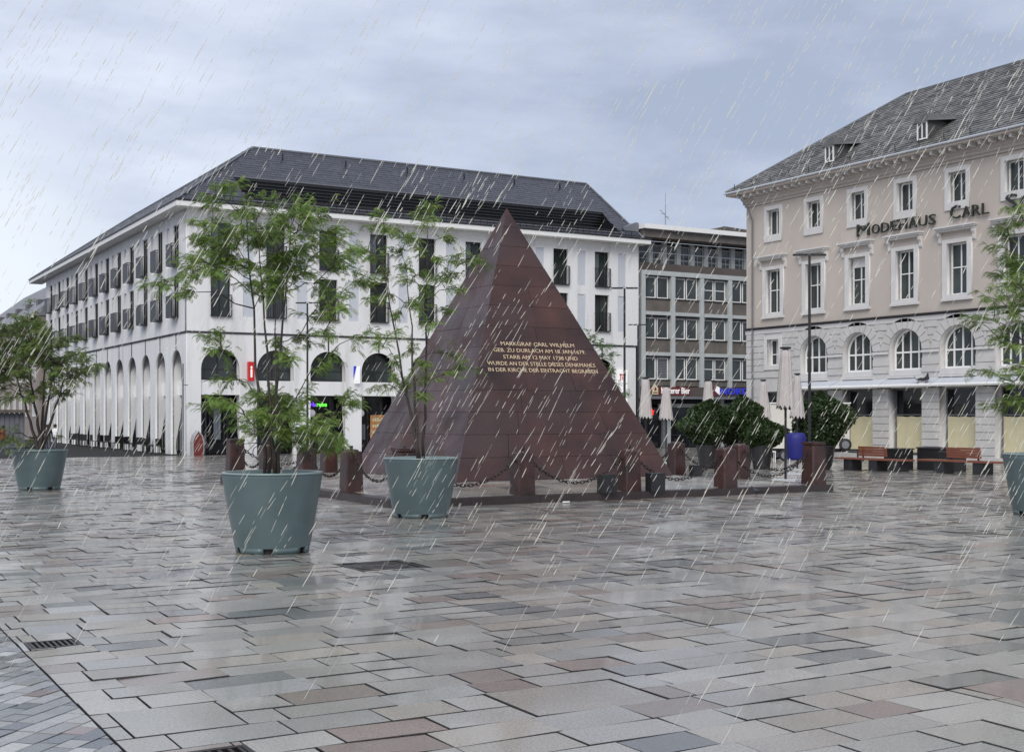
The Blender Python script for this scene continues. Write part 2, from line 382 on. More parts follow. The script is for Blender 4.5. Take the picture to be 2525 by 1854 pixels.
# iron covers
mh = thing('manhole_cover', 'dark square iron manhole cover with a round lid set in the slabs', 'manhole cover', (5.67, 12.75, 0))
bm = B(); h = .385
for a in ((-h, h, -h, -h+.05), (-h, h, h-.05, h), (-h, -h+.05, -h+.05, h-.05), (h-.05, h, -h+.05, h-.05)): box(bm, *a, -.03, .001)
box(bm, -h+.05, h-.05, -h+.05, h-.05, -.03, -.008)
obj('frame', bm, M['iron'], mh)
bm = B(); lathe(bm, [(.001, .002), (.08, .002), (.085, -.003), (.17, -.003), (.175, .002), (.2, .002), (.205, -.003), (.27, -.003), (.275, .002), (.315, .002), (.32, -.01)], 40); obj('lid', bm, M['iron'], mh)
def grate(x0, x1, y0, y1, label, n=8):
    g = thing('drain_grate', label, 'drain', ((x0+x1)/2, (y0+y1)/2, 0), group='drain grates'); hx, hy = (x1-x0)/2, (y1-y0)/2
    bm = B()
    for a in ((-hx, hx, -hy, -hy+.025), (-hx, hx, hy-.025, hy), (-hx, -hx+.025, -hy+.025, hy-.025), (hx-.025, hx, -hy+.025, hy-.025)): box(bm, *a, -.03, .001)
    obj('frame', bm, M['iron'], g)
    for i in range(n):
        bm = B(); x = -hx+.04+(2*hx-.08)*i/(n-1); box(bm, x-.009, x+.009, -hy+.026, hy-.026, -.03, -.001); obj('bar', bm, M['iron'], g)
grate(*GR[0], 'small iron drain grate beside the diagonal setts')
grate(*GR[1], 'iron drain grate at the bottom edge of the photo')

# ================================================================ PYRAMID + PLATFORM
PC = (14.55, 25.53); HB = 2.735; PH = 6.163; PZ = .29
plat = thing('monument_platform', 'raised wet paved platform with a dark kerb around the pyramid', 'platform', (PC[0], PC[1], 0))
x0, x1, y0, y1 = [PF[0]-PC[0], PF[1]-PC[0], PF[2]-PC[1], PF[3]-PC[1]]
def pz(x, y):                                # paving rises from the kerb to the pyramid
    m_ = max(abs(x), abs(y)); return .14+(PZ-.14)*min(max((5.0-m_)/(5.0-HB), 0), 1)
for sx, sy in ((0, -1), (-1, 0), (1, 0), (0, 1)):
    n = 7
    for i in range(n):
        a0, a1 = x0+(x1-x0)*i/n+.003, x0+(x1-x0)*(i+1)/n-.003
        bm = B(); wd = .28
        if sx == 0:
            yy = (y0, y0+wd) if sy < 0 else (y1-wd, y1); box(bm, a0, a1, yy[0], yy[1], -.5, .14)
        else:
            b0 = y0+wd+(y1-y0-2*wd)*i/n+.003; b1 = y0+wd+(y1-y0-2*wd)*(i+1)/n-.003
            xx = (x0, x0+wd) if sx < 0 else (x1-wd, x1); box(bm, xx[0], xx[1], b0, b1, -.5, .14)
        obj('kerb_stone', bm, M['kerb'], plat)
bm = B(); X0, X1, Y0, Y1 = x0+.28, x1-.28, y0+.28, y1-.28
vv = [bm.verts.new((x, y, .10)) for x, y in ((X0, Y0), (X1, Y0), (X1, Y1), (X0, Y1))]+[bm.verts.new((x, y, PZ-.04)) for x, y in ((-HB, -HB), (HB, -HB), (HB, HB), (-HB, HB))]
for i in range(4): bm.faces.new((vv[i], vv[(i+1) % 4], vv[4+(i+1) % 4], vv[4+i]))
bm.faces.new(vv[4:]); obj('bedding', bm, M['joint'], plat)
yy = Y0; k = 0
while yy < Y1-.1:
    h2 = min(.42, Y1-yy); xx = X0-random.uniform(0, .6)
    while xx < X1:
        wd = random.choice((.6, .8, 1.0)); a, b = max(xx, X0), min(xx+wd, X1); xx += wd
        if b-a < .06: continue
        for c in cut([a, b, yy, yy+h2], (-HB+.12, HB-.12, -HB+.12, HB-.12)):
            bm = B(); g = .006; pts = [(c[0]+g, c[2]+g), (c[1]-g, c[2]+g), (c[1]-g, c[3]-g), (c[0]+g, c[3]-g)]
            vt = [bm.verts.new((x, y, pz(x, y)+random.uniform(-.001, .001))) for x, y in pts]; vb = [bm.verts.new((x, y, pz(x, y)-.05)) for x, y in pts]
            fs = [bm.faces.new(vt)]+[bm.faces.new((vb[i], vb[(i+1) % 4], vt[(i+1) % 4], vt[i])) for i in range(4)]
            tint(bm, fs, pick()); obj('paving_slab', bm, M['slab'], plat, recalc=False)
    yy += h2
pyr = thing('pyramid', 'dark red sandstone pyramid with gold inscription on its right face', 'monument', (PC[0], PC[1], PZ))
NC = 13
def ph(z): return HB*(1-z/PH)
bm = B(); e = .03
vv = [bm.verts.new((sx*(HB-e), sy*(HB-e), -.2)) for sx, sy in ((-1, -1), (1, -1), (1, 1), (-1, 1))]; ap = bm.verts.new((0, 0, PH-.08))
for i in range(4): bm.faces.new((vv[i], vv[(i+1) % 4], ap))
obj('core', bm, M['darkline'], pyr)
rnd = random.Random(3)
for f in range(4):
    rot = Matrix.Rotation(f*PI/2, 4, 'Z')
    for c in range(NC):
        za, zb = PH*c/NC+.003, PH*(c+1)/NC-.003
        wa, wb = ph(za), ph(zb)
        nb = max(1, round(2*wa/1.25)); off = rnd.uniform(-.12, .12)
        cuts = [-1]+[-1+2*(i+1)/nb+off*(2/nb) for i in range(nb-1)]+[1]
        for i in range(nb):
            s0, s1 = cuts[i], cuts[i+1]; g = .003
            dp = .05; pr = rnd.uniform(-.004, .004) if c < NC-1 else 0
            bm = B()
            def P3(s, z, d):                # s across (-1..1), d inward depth
                h_ = ph(z); x = s*h_; 
                if -.999 < s < .999: x += (g if s == s0 else -g)
                y = -h_-pr; 
                if abs(s) > .999: x = s*(h_+pr-d*.9)
                return Vector((x, y+d, z-d*.3))
            pts = [P3(s, z, d) for s in (s0, s1) for z in (za, zb) for d in (0, dp)]
            if c == NC-1:
                tp_ = Vector((0, -pr, PH)); a_, b_ = [bm.verts.new(rot @ P3(s, za, 0)) for s in (s0, s1)]; t_ = bm.verts.new(rot @ tp_); cvt = bm.verts.new(rot @ Vector((0, 0, za)))
                bm.faces.new((a_, b_, t_)); bm.faces.new((b_, a_, cvt)); bm.faces.new((a_, t_, cvt)); bm.faces.new((b_, cvt, t_))
            else: hexa(bm, [rot @ p for p in pts])
            obj('stone_block', bm, M['sand'], pyr)
sl = math.hypot(HB, PH); nrm = Vector((0, -PH/sl, HB/sl)); upv = Vector((0, HB/sl, PH/sl))
def FP(a, b, d): return Vector((a, -HB, 0))+upv*b+nrm*d
INS = [('MARKGRAF CARL WILHELM', 1234, 1415, 850), ('GEB. ZU DURLACH AM 18. IAN.1679.', 1216, 1443, 866), ('STARB AM 12 MAY 1738 UND', 1240, 1424, 882.5), ('WURDE AN DER STELLE DIESES DENKMAHLS', 1201, 1467, 898.5), ('IN DER KIRCHE DER EINTRACHT BEGRABEN', 1203.5, 1473, 914)]
def hit_face(px, py):                        # where a sight line meets the inscribed face (plan -> local frame)
    X = (px-1262.5)/3118; Z = -(py-1023)/3118; d = Vector((X*CT+ST, -X*ST+CT, Z)); o = Vector((-PC[0], -PC[1], EYE-PZ))
    p0 = Vector((0, -HB, 0)); t = (p0-o).dot(nrm)/d.dot(nrm); p = o+d*t
    return p.x, (p-p0).dot(upv)
INS_FIT = []
for s_, xa, xb, yc in INS:
    ua, ba = hit_face(xa, yc-4); ub, bb = hit_face(xb, yc+4); INS_FIT.append((s_, ua, ub, (ba+bb)/2))
for i, (s_, ua, ub, bc) in enumerate(INS_FIT):
    bm = text_bm(s_, ub-ua, .092, FP, .003, .012, ua, bc-.046, fatten=-.004)
    obj('inscription_line', bm, M['gold'], pyr)

# posts
SQ = 9.816
def post_obj(x, y, corner, label, rot=0):
    t = thing('stone_post', label, 'bollard', (x, y, .14), rot, 'stone posts carrying the chains')
    bm = B(); hb, ht, hh = (.205, .175, .86) if corner else (.19, .165, .80)
    def fr(z): k = z/hh; return hb*(1-k)+ht*k
    n_ = 8; prof = [0, .02, hh-.05, hh-.015, hh]
    rings = []
    for z in prof:
        r_ = fr(z)-(.012 if z == hh else 0); c_ = .03
        rings.append([bm.verts.new(p+(z,)) for p in ((-r_+c_, -r_), (r_-c_, -r_), (r_, -r_+c_), (r_, r_-c_), (r_-c_, r_), (-r_+c_, r_), (-r_, r_-c_), (-r_, -r_+c_))])
    for i in range(len(rings)-1):
        for k in range(8): bm.faces.new((rings[i][k], rings[i][(k+1) % 8], rings[i+1][(k+1) % 8], rings[i+1][k]))
    bm.faces.new(rings[0][::-1]); bm.faces.new(rings[-1]); obj('shaft', bm, M['post'], t)
    bm = B()
    if corner: box(bm, -.185, .185, -.185, .185, hh+.002, hh+.06)
    else: lathe(bm, [(.15, hh+.001), (.14, hh+.025), (.09, hh+.04), (.001, hh+.043)], 12)
    obj('cap', bm, M['post'], t)
    bm = B(); bmesh.ops.create_uvsphere(bm, u_segments=8, v_segments=6, radius=.03, matrix=Matrix.Translation((0, 0, hh+.07))); obj('eyelet', bm, M['iron'], t)
    return t
def sqp(i, j): return (PC[0]+(i/4-.5)*SQ, PC[1]+(j/4-.5)*SQ)
PL = {(0, 0): 'capped corner stone post directly behind the middle planter', (1, 0): 'red sandstone post in front of the pyramid, right of the middle planter', (2, 0): 'stone post behind the left of the two black boxes', (3, 0): 'stone post in front of the far post, right of the pyramid', (4, 0): 'capped corner stone post at the right end of the kerb',
      (0, 1): 'stone post on the kerb between the near and middle planters', (0, 2): 'stone post right behind the crown of the nearest tree', (0, 3): 'second stone post from the left behind the near planter', (0, 4): 'leftmost capped stone post behind the near planter',
      (4, 1): 'stone post half hidden, just right of the fourth front post', (4, 2): 'stone post at the right foot of the pyramid', (1, 4): 'far stone post left of the pyramid against the shop window', (2, 4): 'far stone post hidden behind the pyramid', (3, 4): 'far stone post hidden behind the pyramid', (4, 3): 'far stone post hidden behind the pyramid', (4, 4): 'far stone post hidden behind the pyramid'}
for (i, j), lb in PL.items():
    if 'hidden behind the pyramid' in lb: continue
    x, y = sqp(i, j); post_obj(x, y, i in (0, 4) and j in (0, 4), lb)
# chains
def link_mesh():
    bm = B(); L_, W_, r_ = .052, .026, .0095; pts = []
    for k in range(12):
        a = k*2*PI/12; x = (L_-W_)*(1 if math.cos(a) > 0 else -1)+W_*math.cos(a) if abs(math.cos(a)) > .01 else 0
        pts.append(Vector((x, W_*math.sin(a), 0)))
    n = 5; rings = []
    for i, p in enumerate(pts):
        t_ = (pts[(i+1) % 12]-pts[i-1]).normalized(); b_ = Vector((0, 0, 1)); a_ = t_.cross(b_)
        rings.append([p+(a_*math.cos(k*2*PI/n)+b_*math.sin(k*2*PI/n))*r_ for k in range(n)])
    return rings
LM = link_mesh()
def chain(p0, p1, sag, label):
    p0, p1 = Vector(p0), Vector(p1); K = 60; pts = []
    for i in range(K+1):
        s_ = i/K; q_ = p0.lerp(p1, s_); q_.z -= sag*(1-(2*s_-1)**2)**.9; pts.append(q_)
    ln = [0]
    for i in range(K): ln.append(ln[-1]+(pts[i+1]-pts[i]).length)
    step = .082; n = int(ln[-1]/step); bm = B()
    c0 = (p0+p1)/2; c0.z = p0.z-sag
    for k in range(n+1):
        d = ln[-1]*k/n; i = max(j for j in range(K+1) if ln[j] <= d+1e-9); i = min(i, K-1); f_ = (d-ln[i])/(ln[i+1]-ln[i]); p = pts[i].lerp(pts[i+1], f_)
        t_ = (pts[i+1]-pts[i]).normalized(); sd_ = t_.cross(Vector((0, 0, 1))).normalized(); nn = sd_.cross(t_)
        ang = (PI/2 if k % 2 else 0)+random.uniform(-.3, .3); y_ = sd_*math.cos(ang)+nn*math.sin(ang); z_ = t_.cross(y_)
        vs = [[bm.verts.new(p+t_*q_.x+y_*q_.y+z_*q_.z-c0) for q_ in r_] for r_ in LM]
        for a in range(12):
            for b in range(5): bm.faces.new((vs[a][b], vs[(a+1) % 12][b], vs[(a+1) % 12][(b+1) % 5], vs[a][(b+1) % 5]))
    o = obj('chain', bm, M['iron'], smooth=True, recalc=False); o.location = c0
    return tag(o, label, 'chain', 'iron chains hanging between the stone posts')
def ztop(i, j): return 1.0 if not (i in (0, 4) and j in (0, 4)) else 1.02
CH = [((0, 0), (1, 0), 'iron chain in front of the pyramid right of the middle planter'), ((1, 0), (2, 0), 'iron chain sagging across the middle of the pyramid front'), ((2, 0), (3, 0), 'iron chain behind the right black box'), ((3, 0), (4, 0), 'iron chain ending at the right corner post'),
      ((0, 0), (0, 1), 'iron chain running behind the middle planter from its left'), ((0, 1), (0, 2), 'iron chain left of the post between the planters'), ((0, 2), (0, 3), 'iron chain behind the near planter rim'), ((0, 3), (0, 4), 'leftmost iron chain above the near planter rim'),
      ((4, 0), (4, 1), 'far iron chain on the right side, crossing behind the front chain'), ((4, 1), (4, 2), 'iron chain from the foot of the pyramid to the next post right'), ((4, 2), (4, 3), 'short stretch of chain vanishing behind the right foot of the pyramid'), ((0, 4), (1, 4), 'far iron chain behind the nearest tree'), ((1, 4), (2, 4), 'far chain vanishing behind the pyramid on the left')]
for a, b, lb in CH:
    (ax, ay), (bx, by) = sqp(*a), sqp(*b); chain((ax, ay, ztop(*a)), (bx, by, ztop(*b)), .66 if a[1] == b[1] == 0 else .6, lb)
# black boxes (floodlights)
def blackbox(x, y, z, lb, w_=.17, dp=.1, h_=.36):
    t = thing('floodlight_box', lb, 'box', (x, y, z), 0, 'black floodlight boxes round the pyramid')
    bm = B(); box(bm, -w_, w_, -dp, dp, 0, h_); bmesh.ops.bevel(bm, geom=bm.edges[:], offset=.01, segments=1); obj('housing', bm, M['black'], t)
    bm = B(); box(bm, -w_+.03, w_-.03, dp+.001, dp+.012, .05, h_-.03); obj('lens', bm, M['glass'], t)
blackbox(13.83, 20.33, .141, 'left of the two black boxes on the front kerb, before a stone post'); blackbox(14.98, 20.33, .141, 'right of the two black boxes on the front kerb')
blackbox(19.66, 25.0, .141, 'small far black box beyond the right foot of the pyramid', .13, .1, .26)

# ================================================================ FACADE PIECES
def win_frame(F, a0, a1, b0, b1, d, th, cols, rows, fm, gm, parent, name='window', depth=.06):
    bm = B()
    fbox(bm, F, a0, a0+th, b0, b1, d, d+depth); fbox(bm, F, a1-th, a1, b0, b1, d, d+depth)
    fbox(bm, F, a0+th, a1-th, b0, b0+th, d, d+depth); fbox(bm, F, a0+th, a1-th, b1-th, b1, d, d+depth)
    for c in cols: fbox(bm, F, c-th*.4, c+th*.4, b0+th, b1-th, d+.002, d+depth-.004)
    cs = [a0+th]+sorted(cols)+[a1-th]
    for r_ in rows:
        for i in range(len(cs)-1): fbox(bm, F, cs[i]+th*.4, cs[i+1]-th*.4, r_-th*.35, r_+th*.35, d+.002, d+depth-.006)
    wn = obj(name, bm, fm, parent)
    rs = [b0+th]+sorted(rows)+[b1-th]
    for i in range(len(cs)-1):
        for j in range(len(rs)-1):
            bm = B(); fbox(bm, F, cs[i]+.001, cs[i+1]-.001, rs[j]+.001, rs[j+1]-.001, d+.01, d+.016); obj('pane', bm, gm, wn)
    return wn
def shingles(bm, o, ax, up, polytest, wl, hl, L_, H_, col, thick=.02, cvar=.3):
    n = ax.cross(up).normalized(); 
    if n.z < 0: n = -n
    j = 0; y = 0
    while y < H_:
        x = -random.uniform(0, wl)
        while x < L_:
            w_ = wl*random.uniform(.85, 1.15); xc, yc = x+w_/2, y+hl/2
            if polytest(xc, yc):
                xa, xb = max(x+.006, 0), x+w_-.006; l = thick*random.uniform(.7, 1.4)
                p = [o+ax*xa+up*y+n*l, o+ax*xb+up*y+n*l, o+ax*xb+up*(y+hl*1.1)+n*.004, o+ax*xa+up*(y+hl*1.1)+n*.004, o+ax*xa+up*y, o+ax*xb+up*y]
                v_ = [bm.verts.new(q_) for q_ in p]; k = random.uniform(1-cvar, 1+cvar)
                fs = [bm.faces.new((v_[0], v_[1], v_[2], v_[3])), bm.faces.new((v_[4], v_[5], v_[1], v_[0]))]
                tint(bm, fs, tuple(c*k for c in col))
            x += w_
        y += hl

# ================================================================ WHITE BUILDING
GB = -.9
wb = thing('white_arcade_building', 'long white rendered building with arches below and black balconies', 'building', (18.6, 67.1, 0))
wb.location = (0, 0, 0)
FL, FW = FV(67.1), FU(18.6)
UE, VE = 48.1, 108.9
longc = [20.45+3.1*k for k in range(9)]; leftc = [69.25+3.4*k for k in range(12)]
ww = .55
for F, cs, a0, a1, nm in ((FL, longc, 18.6, UE, 'long'), (FW, leftc, 67.1, VE, 'left')):
    holes = []; pw = .3
    b3 = [(9.83, 12.05), (7.0, 9.3)]
    for c in cs:
        for b0, b1 in b3: holes.append(rect(c-ww, c+ww, b0, b1))
    for k, c in enumerate(cs[:-1]):
        for b0, b1 in b3:
            m_ = c+(1.55 if F is FL else 1.7); holes.append(rect(m_-pw, m_+pw, b0, b1-.02))
    if F is FL: m_ = cs[-1]+1.55; holes += [rect(m_-pw, m_+pw, b0, b1-.02) for b0, b1 in b3]
    s0 = a0 if F is FL else a0+.35
    obj('wall', holed(rect(s0, a1, 6.15, 12.66), holes, F, -.35, 0), M['render'], wb)
    r_ = 1.07 if F is FL else 1.13; spring = 5.22-r_
    ah = [archp(c, r_, -.75, spring) for c in cs]
    obj('arcade_wall', holed(rect(s0 if F is FL else a0+.2, a1, GB, 6.04), ah, F, -.2, -.02), M['render'], wb)
    # string course with a dark drip line
    bm = B(); fbox(bm, F, a0-.02, a1, 6.05, 6.14, -.2 if F is FL else -.2, .03); obj('string_course', bm, M['darkline'], wb)
    # windows, panels, railings
    ms = [(c+(1.55 if F is FL else 1.7)) for c in (cs if F is FL else cs[:-1])]
    for m_ in ms:
        for b0, b1 in b3:
            bm = B(); fbox(bm, F, m_-pw, m_+pw, b0, b1-.02, -.30, -.04 if F is FL else -.10); obj('wall_panel', bm, M['panel'] if F is FL else M['fascia'], wb)
    for ci, c in enumerate(cs):
        for bi, (b0, b1) in enumerate(b3):
            gm = M['glass']
            win_frame(F, c-ww+.002, c+ww-.002, b0+.002, b1-.002, -.30 if F is FL else -.12, .05, [c-.02], [], M['black'], gm, wb)
            if (ci*7+bi*3) % 5 < 2 and F is FL:
                bm = B(); x_ = c-ww+.08
                while x_ < c-.1: fbox(bm, F, x_, x_+.045, b0+.06, b1-.06, -.285, -.27-.01*random.random()); x_ += .06
                obj('curtain', bm, M['curtain'], wb)
            pj = .42 if F is FW else .17; rz0, rz1 = b0-.02, b0+1.12
            bm = B(); t_ = .02; A0, A1 = c-ww-.03, c+ww+.03
            for z in (rz0, rz1):
                fbox(bm, F, A0, A1, z, z+.035, pj-.035, pj); fbox(bm, F, A0, A0+.035, z, z+.035, .0, pj-.036); fbox(bm, F, A1-.035, A1, z, z+.035, .0, pj-.036)
            fbox(bm, F, A0+.04, A1-.04, rz0-.03, rz0-.002, 0, pj-.04)
            nb = 11 if F is FL else 15
            for i in range(nb+1):
                x_ = A0+.01+(A1-A0-.02)*i/nb; wd_ = .013 if F is FL else .026; fbox(bm, F, x_-wd_, x_+wd_, rz0+.036, rz1-.001, pj-.028, pj-.01)
            for i in range(1, 6 if F is FW else 2):
                y_ = pj*i/(6 if F is FW else 2); fbox(bm, F, A0+.005, A0+.025, rz0+.036, rz1-.001, y_-.012, y_+.012); fbox(bm, F, A1-.025, A1-.005, rz0+.036, rz1-.001, y_-.012, y_+.012)
            obj('balcony_railing', bm, M['black'], wb)
    # piers: deep above, narrowing towards the pavement
    edges = [a0+.0]+sum([[c-r_, c+r_] for c in cs], [])+[a1]
    prof = [(-.2, 5.95), (-.62, 5.95), (-.62, 2.2), (-.56, 1.5), (-.45, .9), (-.33, .3), (-.30, -.2), (-.42, GB), (-.2, GB)]
    for i in range(0, len(edges), 2):
        e0, e1 = edges[i], edges[i+1]
        if e1-e0 < .25: continue
        bm = B()
        if i == 0: e0 += .64
        if e1-e0 < .2: bm.free(); continue
        v0 = [bm.verts.new(F(e0, b, d)) for d, b in prof]; v1 = [bm.verts.new(F(e1, b, d)) for d, b in prof]
        bm.faces.new(v0); bm.faces.new(v1[::-1])
        for k in range(len(prof)): k2 = (k+1) % len(prof); bm.faces.new((v0[k], v1[k], v1[k2], v0[k2]))
        obj('pier', bm, M['render'], wb)
    for ci, c in enumerate(cs):
        bm = B(); fbox(bm, F, c-r_, c+r_, 2.74, 3.53, -.62, -.10 if F is FL else -.5); obj('lintel', bm, M['render'], wb)
        # arched window
        bm = B(); A = archp(c, r_-.004, 3.54, spring, 14); A2 = archp(c, r_-.09, 3.63, spring, 14)
        fb = holed(A, [A2], F, -.66, -.60); aw = obj('arched_window', fb, M['black'], wb)
        bm.free(); bm = B(); prism(bm, archp(c, r_-.05, 3.58, spring, 14), F, -.65, -.64); obj('pane', bm, M['glass'], aw)
        bm = B(); fbox(bm, F, c-.03, c+.03, 3.63, 5.1, -.638, -.61); fbox(bm, F, c-r_+.09, c+r_-.09, 4.1, 4.15, -.638, -.612); obj('mullion', bm, M['black'], aw)
        # shop front
        D = -1.25; win_frame(F, c-r_-.3, c+r_+.3, GB+.3, 2.73, D, .07, [c-.25+.1*math.sin(ci*3), c+.55], [], M['black'], M['shopglass'], wb, 'shop_front')
        if F is FL and ci in (0, 1, 3, 5):        # blinds and posters behind the glass
            for (o0, o1, h0, h1) in {0: [(-.95, -.45, -.2, 1.9), (-.05, .35, .3, 2.3)], 1: [(.1, .9, -.2, .9)], 3: [(-.9, -.35, .2, 1.1)], 5: [(-.8, .1, 0, 1.2)]}[ci]:
                bm = B(); fbox(bm, F, c+o0, c+o1, h0, h1, D+.075, D+.085); obj('blind', bm, M['curtain'], wb)
        # downpipe line from string course to the keystone
        bm = B(); fbox(bm, F, c-.035, c+.035, 5.23, 6.04, -.018, .012); obj('keystone_line', bm, M['darkline'], wb)
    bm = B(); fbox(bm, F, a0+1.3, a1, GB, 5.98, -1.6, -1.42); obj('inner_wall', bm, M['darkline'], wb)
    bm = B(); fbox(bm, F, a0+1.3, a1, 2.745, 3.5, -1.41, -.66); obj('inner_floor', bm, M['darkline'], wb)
# body of the building behind the facades (closed volume) and the far sides
bm = B(); box(bm, UE-.2, UE, 67.12, 79, GB, 12.6); box(bm, 18.7, 31, VE-.2, VE, GB, 12.6); box(bm, 30.8, 31, 79, VE-.2, GB, 12.6); box(bm, 31, UE-.2, 78.8, 79, GB, 12.6); obj('rear_wall', bm, M['render'], wb)
# cornice: thin white slab with overhang
OV = .76
bm = B(); box(bm, 18.6-OV, UE+.45, 67.1-OV, 67.4, 12.67, 12.95); box(bm, 18.6-OV, 18.9, 67.401, VE+3.6, 12.67, 12.95); box(bm, 18.901, UE, 67.401, VE, 12.67, 12.90)
obj('cornice', bm, M['fascia'], wb)
bm = B(); tube(bm, [(18.6-OV-.02, VE+3.6, 12.99), (18.6-OV-.02, 67.1-OV-.02, 12.99), (UE+.45, 67.1-OV-.02, 12.99)], .055, 6); obj('gutter', bm, M['black'], wb)
# roof
ez, rz = 12.96, 17.42; q_ = 5.4; run = q_+OV; sp = (rz-ez)/run
eu, ev = 18.6-OV, 67.1-OV; ru, rv = 18.6+q_, 67.1+q_
RU1 = 47.6; RV1 = 101.2
rf = B()
def quad(bm, *p): bm.faces.new([bm.verts.new(x) for x in p])
LO0, LO1, LZ0, LZ1 = 21.8, 46.5, 13.28, 14.98    # long dormer recess
def vz(z): return ev+(z-ez)/sp
# long slope in pieces round the recess
quad(rf, (eu, ev, ez), (48.0, ev, ez), (48.0, vz(LZ0), LZ0), (eu+(vz(LZ0)-ev), vz(LZ0), LZ0))
quad(rf, (eu+(vz(LZ0)-ev), vz(LZ0), LZ0), (LO0, vz(LZ0), LZ0), (LO0, vz(LZ1), LZ1), (eu+(vz(LZ1)-ev), vz(LZ1), LZ1))
quad(rf, (LO1, vz(LZ0), LZ0), (48.0, vz(LZ0), LZ0), (47.9, vz(LZ1), LZ1), (LO1, vz(LZ1), LZ1))
quad(rf, (eu+(vz(LZ1)-ev), vz(LZ1), LZ1), (47.9, vz(LZ1), LZ1), (RU1, rv, rz), (ru, rv, rz))
quad(rf, (eu, ev, ez), (ru, rv, rz), (ru, RV1, rz), (eu, VE+3.6, ez))               # left slope
quad(rf, (ru, rv, rz), (RU1, rv, rz), (48.0, rv+run, ez), (ru+run, rv+run, ez))     # back slopes
quad(rf, (ru, rv, rz), (ru+run, rv+run, ez), (ru+run, VE+3.6, ez), (ru, RV1, rz))
bm_ = rf; f_ = [bm_.verts.new(p) for p in ((eu, VE+3.6, ez), (ru, RV1, rz), (ru+run, VE+3.6, ez))]; bm_.faces.new(f_)
f_ = [bm_.verts.new(p) for p in ((48.0, ev, ez), (RU1, rv, rz), (48.0, rv+run, ez))]; bm_.faces.new(f_)
tint(rf, rf.faces, (.06, .062, .075)); roof = obj('roof', rf, M['slate'], wb)
bm = B(); sL = math.hypot(rv-ev, rz-ez); up_ = Vector((0, (rv-ev)/sL, (rz-ez)/sL)); ax_ = Vector((1, 0, 0))
def t1(x, y):
    v_ = y*up_.y; z_ = ez+y*up_.z; u_ = eu+x
    if u_ < eu+v_+.1 or u_ > 48.0-.4*(z_-ez)/(rz-ez)-.1: return False
    return y < sL-.1 and not (LO0-.1 < u_ < LO1+.1 and LZ0-.08 < z_ < LZ1-.05)
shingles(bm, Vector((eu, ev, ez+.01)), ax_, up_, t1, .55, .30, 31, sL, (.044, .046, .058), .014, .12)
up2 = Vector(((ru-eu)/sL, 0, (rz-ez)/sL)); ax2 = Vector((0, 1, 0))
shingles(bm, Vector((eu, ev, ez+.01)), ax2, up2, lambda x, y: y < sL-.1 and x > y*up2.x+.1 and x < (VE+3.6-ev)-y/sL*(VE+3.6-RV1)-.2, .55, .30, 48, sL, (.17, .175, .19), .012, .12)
tag(obj('slates', bm, M['slate'], roof), kind='stuff')
bm = B(); tube(bm, [(48, ev, ez+.05), (RU1, rv, rz+.05), (ru, rv, rz+.05), (ru, RV1, rz+.05), (eu, VE+3.6, ez+.05)], .07, 6); tube(bm, [(eu, ev, ez+.05), (ru, rv, rz+.05)], .06, 6); obj('ridge_capping', bm, M['lead'], roof)
rc = bpy.data.objects.new('roof_recess', None); COL.objects.link(rc); rc.parent = wb
bm = B(); vb = vz(LZ1)-.12
box(bm, LO0, LO1, vb, vb+.08, LZ0-.3, LZ1-.02); box(bm, LO0, LO1, vz(LZ0)-.0, vb, LZ0-.3, LZ0-.22)
for x in (LO0, LO1):
    vv = [bm.verts.new((x, vz(LZ0), LZ0)), bm.verts.new((x, vb, LZ1-.03)), bm.verts.new((x, vb, LZ0-.2)), bm.verts.new((x, vz(LZ0), LZ0-.2))]; bm.faces.new(vv)
obj('lining', bm, M['louvre'], rc, recalc=False)
bm = B()
for k in range(9):
    z = LZ0+.02+k*.185; vm_ = vb-.02-(0)*.1; box(bm, LO0+.02, LO1-.02, vm_-.10, vm_-.002, z, z+.05)
obj('louvre', bm, M['black'], rc)
bm = B(); box(bm, LO0, LO1, vz(LZ1)-.14, vz(LZ1)-.02, LZ1-.03, LZ1+.05); box(bm, LO0, LO1, vz(LZ0)-.08, vz(LZ0)+.02, LZ0-.02, LZ0+.06); obj('edge_flashing', bm, M['lead'], rc)
bm = B()
for k in range(62):
    x = 19.1+k*.46; box(bm, x-.015, x+.015, ev+.18, ev+.21, ez+.1, ez+.45)
box(bm, 18.9, 47.8, ev+.16, ev+.20, ez+.42, ez+.47); box(bm, 18.9, 47.8, ev+.16, ev+.19, ez+.2, ez+.23); obj('snow_guard', bm, M['black'], roof)
bm = B()
for x in (25.5, 29.5, 33.6, 37.6, 41.3, 44.8): box(bm, x-.03, x+.03, vz(16.7)-.1, vz(16.7), 16.7, 17.05)
obj('roof_hook', bm, M['black'], roof)
# things on and by the white building
def fsign(name, label, cat, F, loc_a, group=None): return thing(name, label, cat, (0, 0, 0), 0, group)
t = thing('information_sign', 'tall red hanging sign with a white letter i on the white arcade', 'sign', (22.08, 66.95, 3.5))
bm = B(); box(bm, -.17, .17, -.1, .12, 0, 1.05); obj('panel', bm, M['red'], t)
bm = text_bm('i', .12, .62, lambda a, b, d: (a, -.1-d, b), .001, .006, -.06, .2, fatten=.03); obj('letter', bm, M['signwhite'], t)
t = thing('flag_sign', 'white board with a blue triangle on the pier left of the fourth arch', 'sign', (28.27, 67.0, 3.45))
bm = B(); prism(bm, [(-.13, 0), (.23, 0), (.23, .98), (.03, .98)], lambda a, b, d: (a, -d, b), .02, .08); obj('board', bm, M['signwhite'], t)
bm = B(); prism(bm, [(-.16, .3), (-.14, .98), (.02, .98)], lambda a, b, d: (a, -d, b), .02, .075); obj('triangle', bm, M['bluesign'], t)
bm = text_bm('info', .16, .05, lambda a, b, d: (a, -d, b), .081, .084, -.02, .1); obj('print', bm, M['concrete'], t)
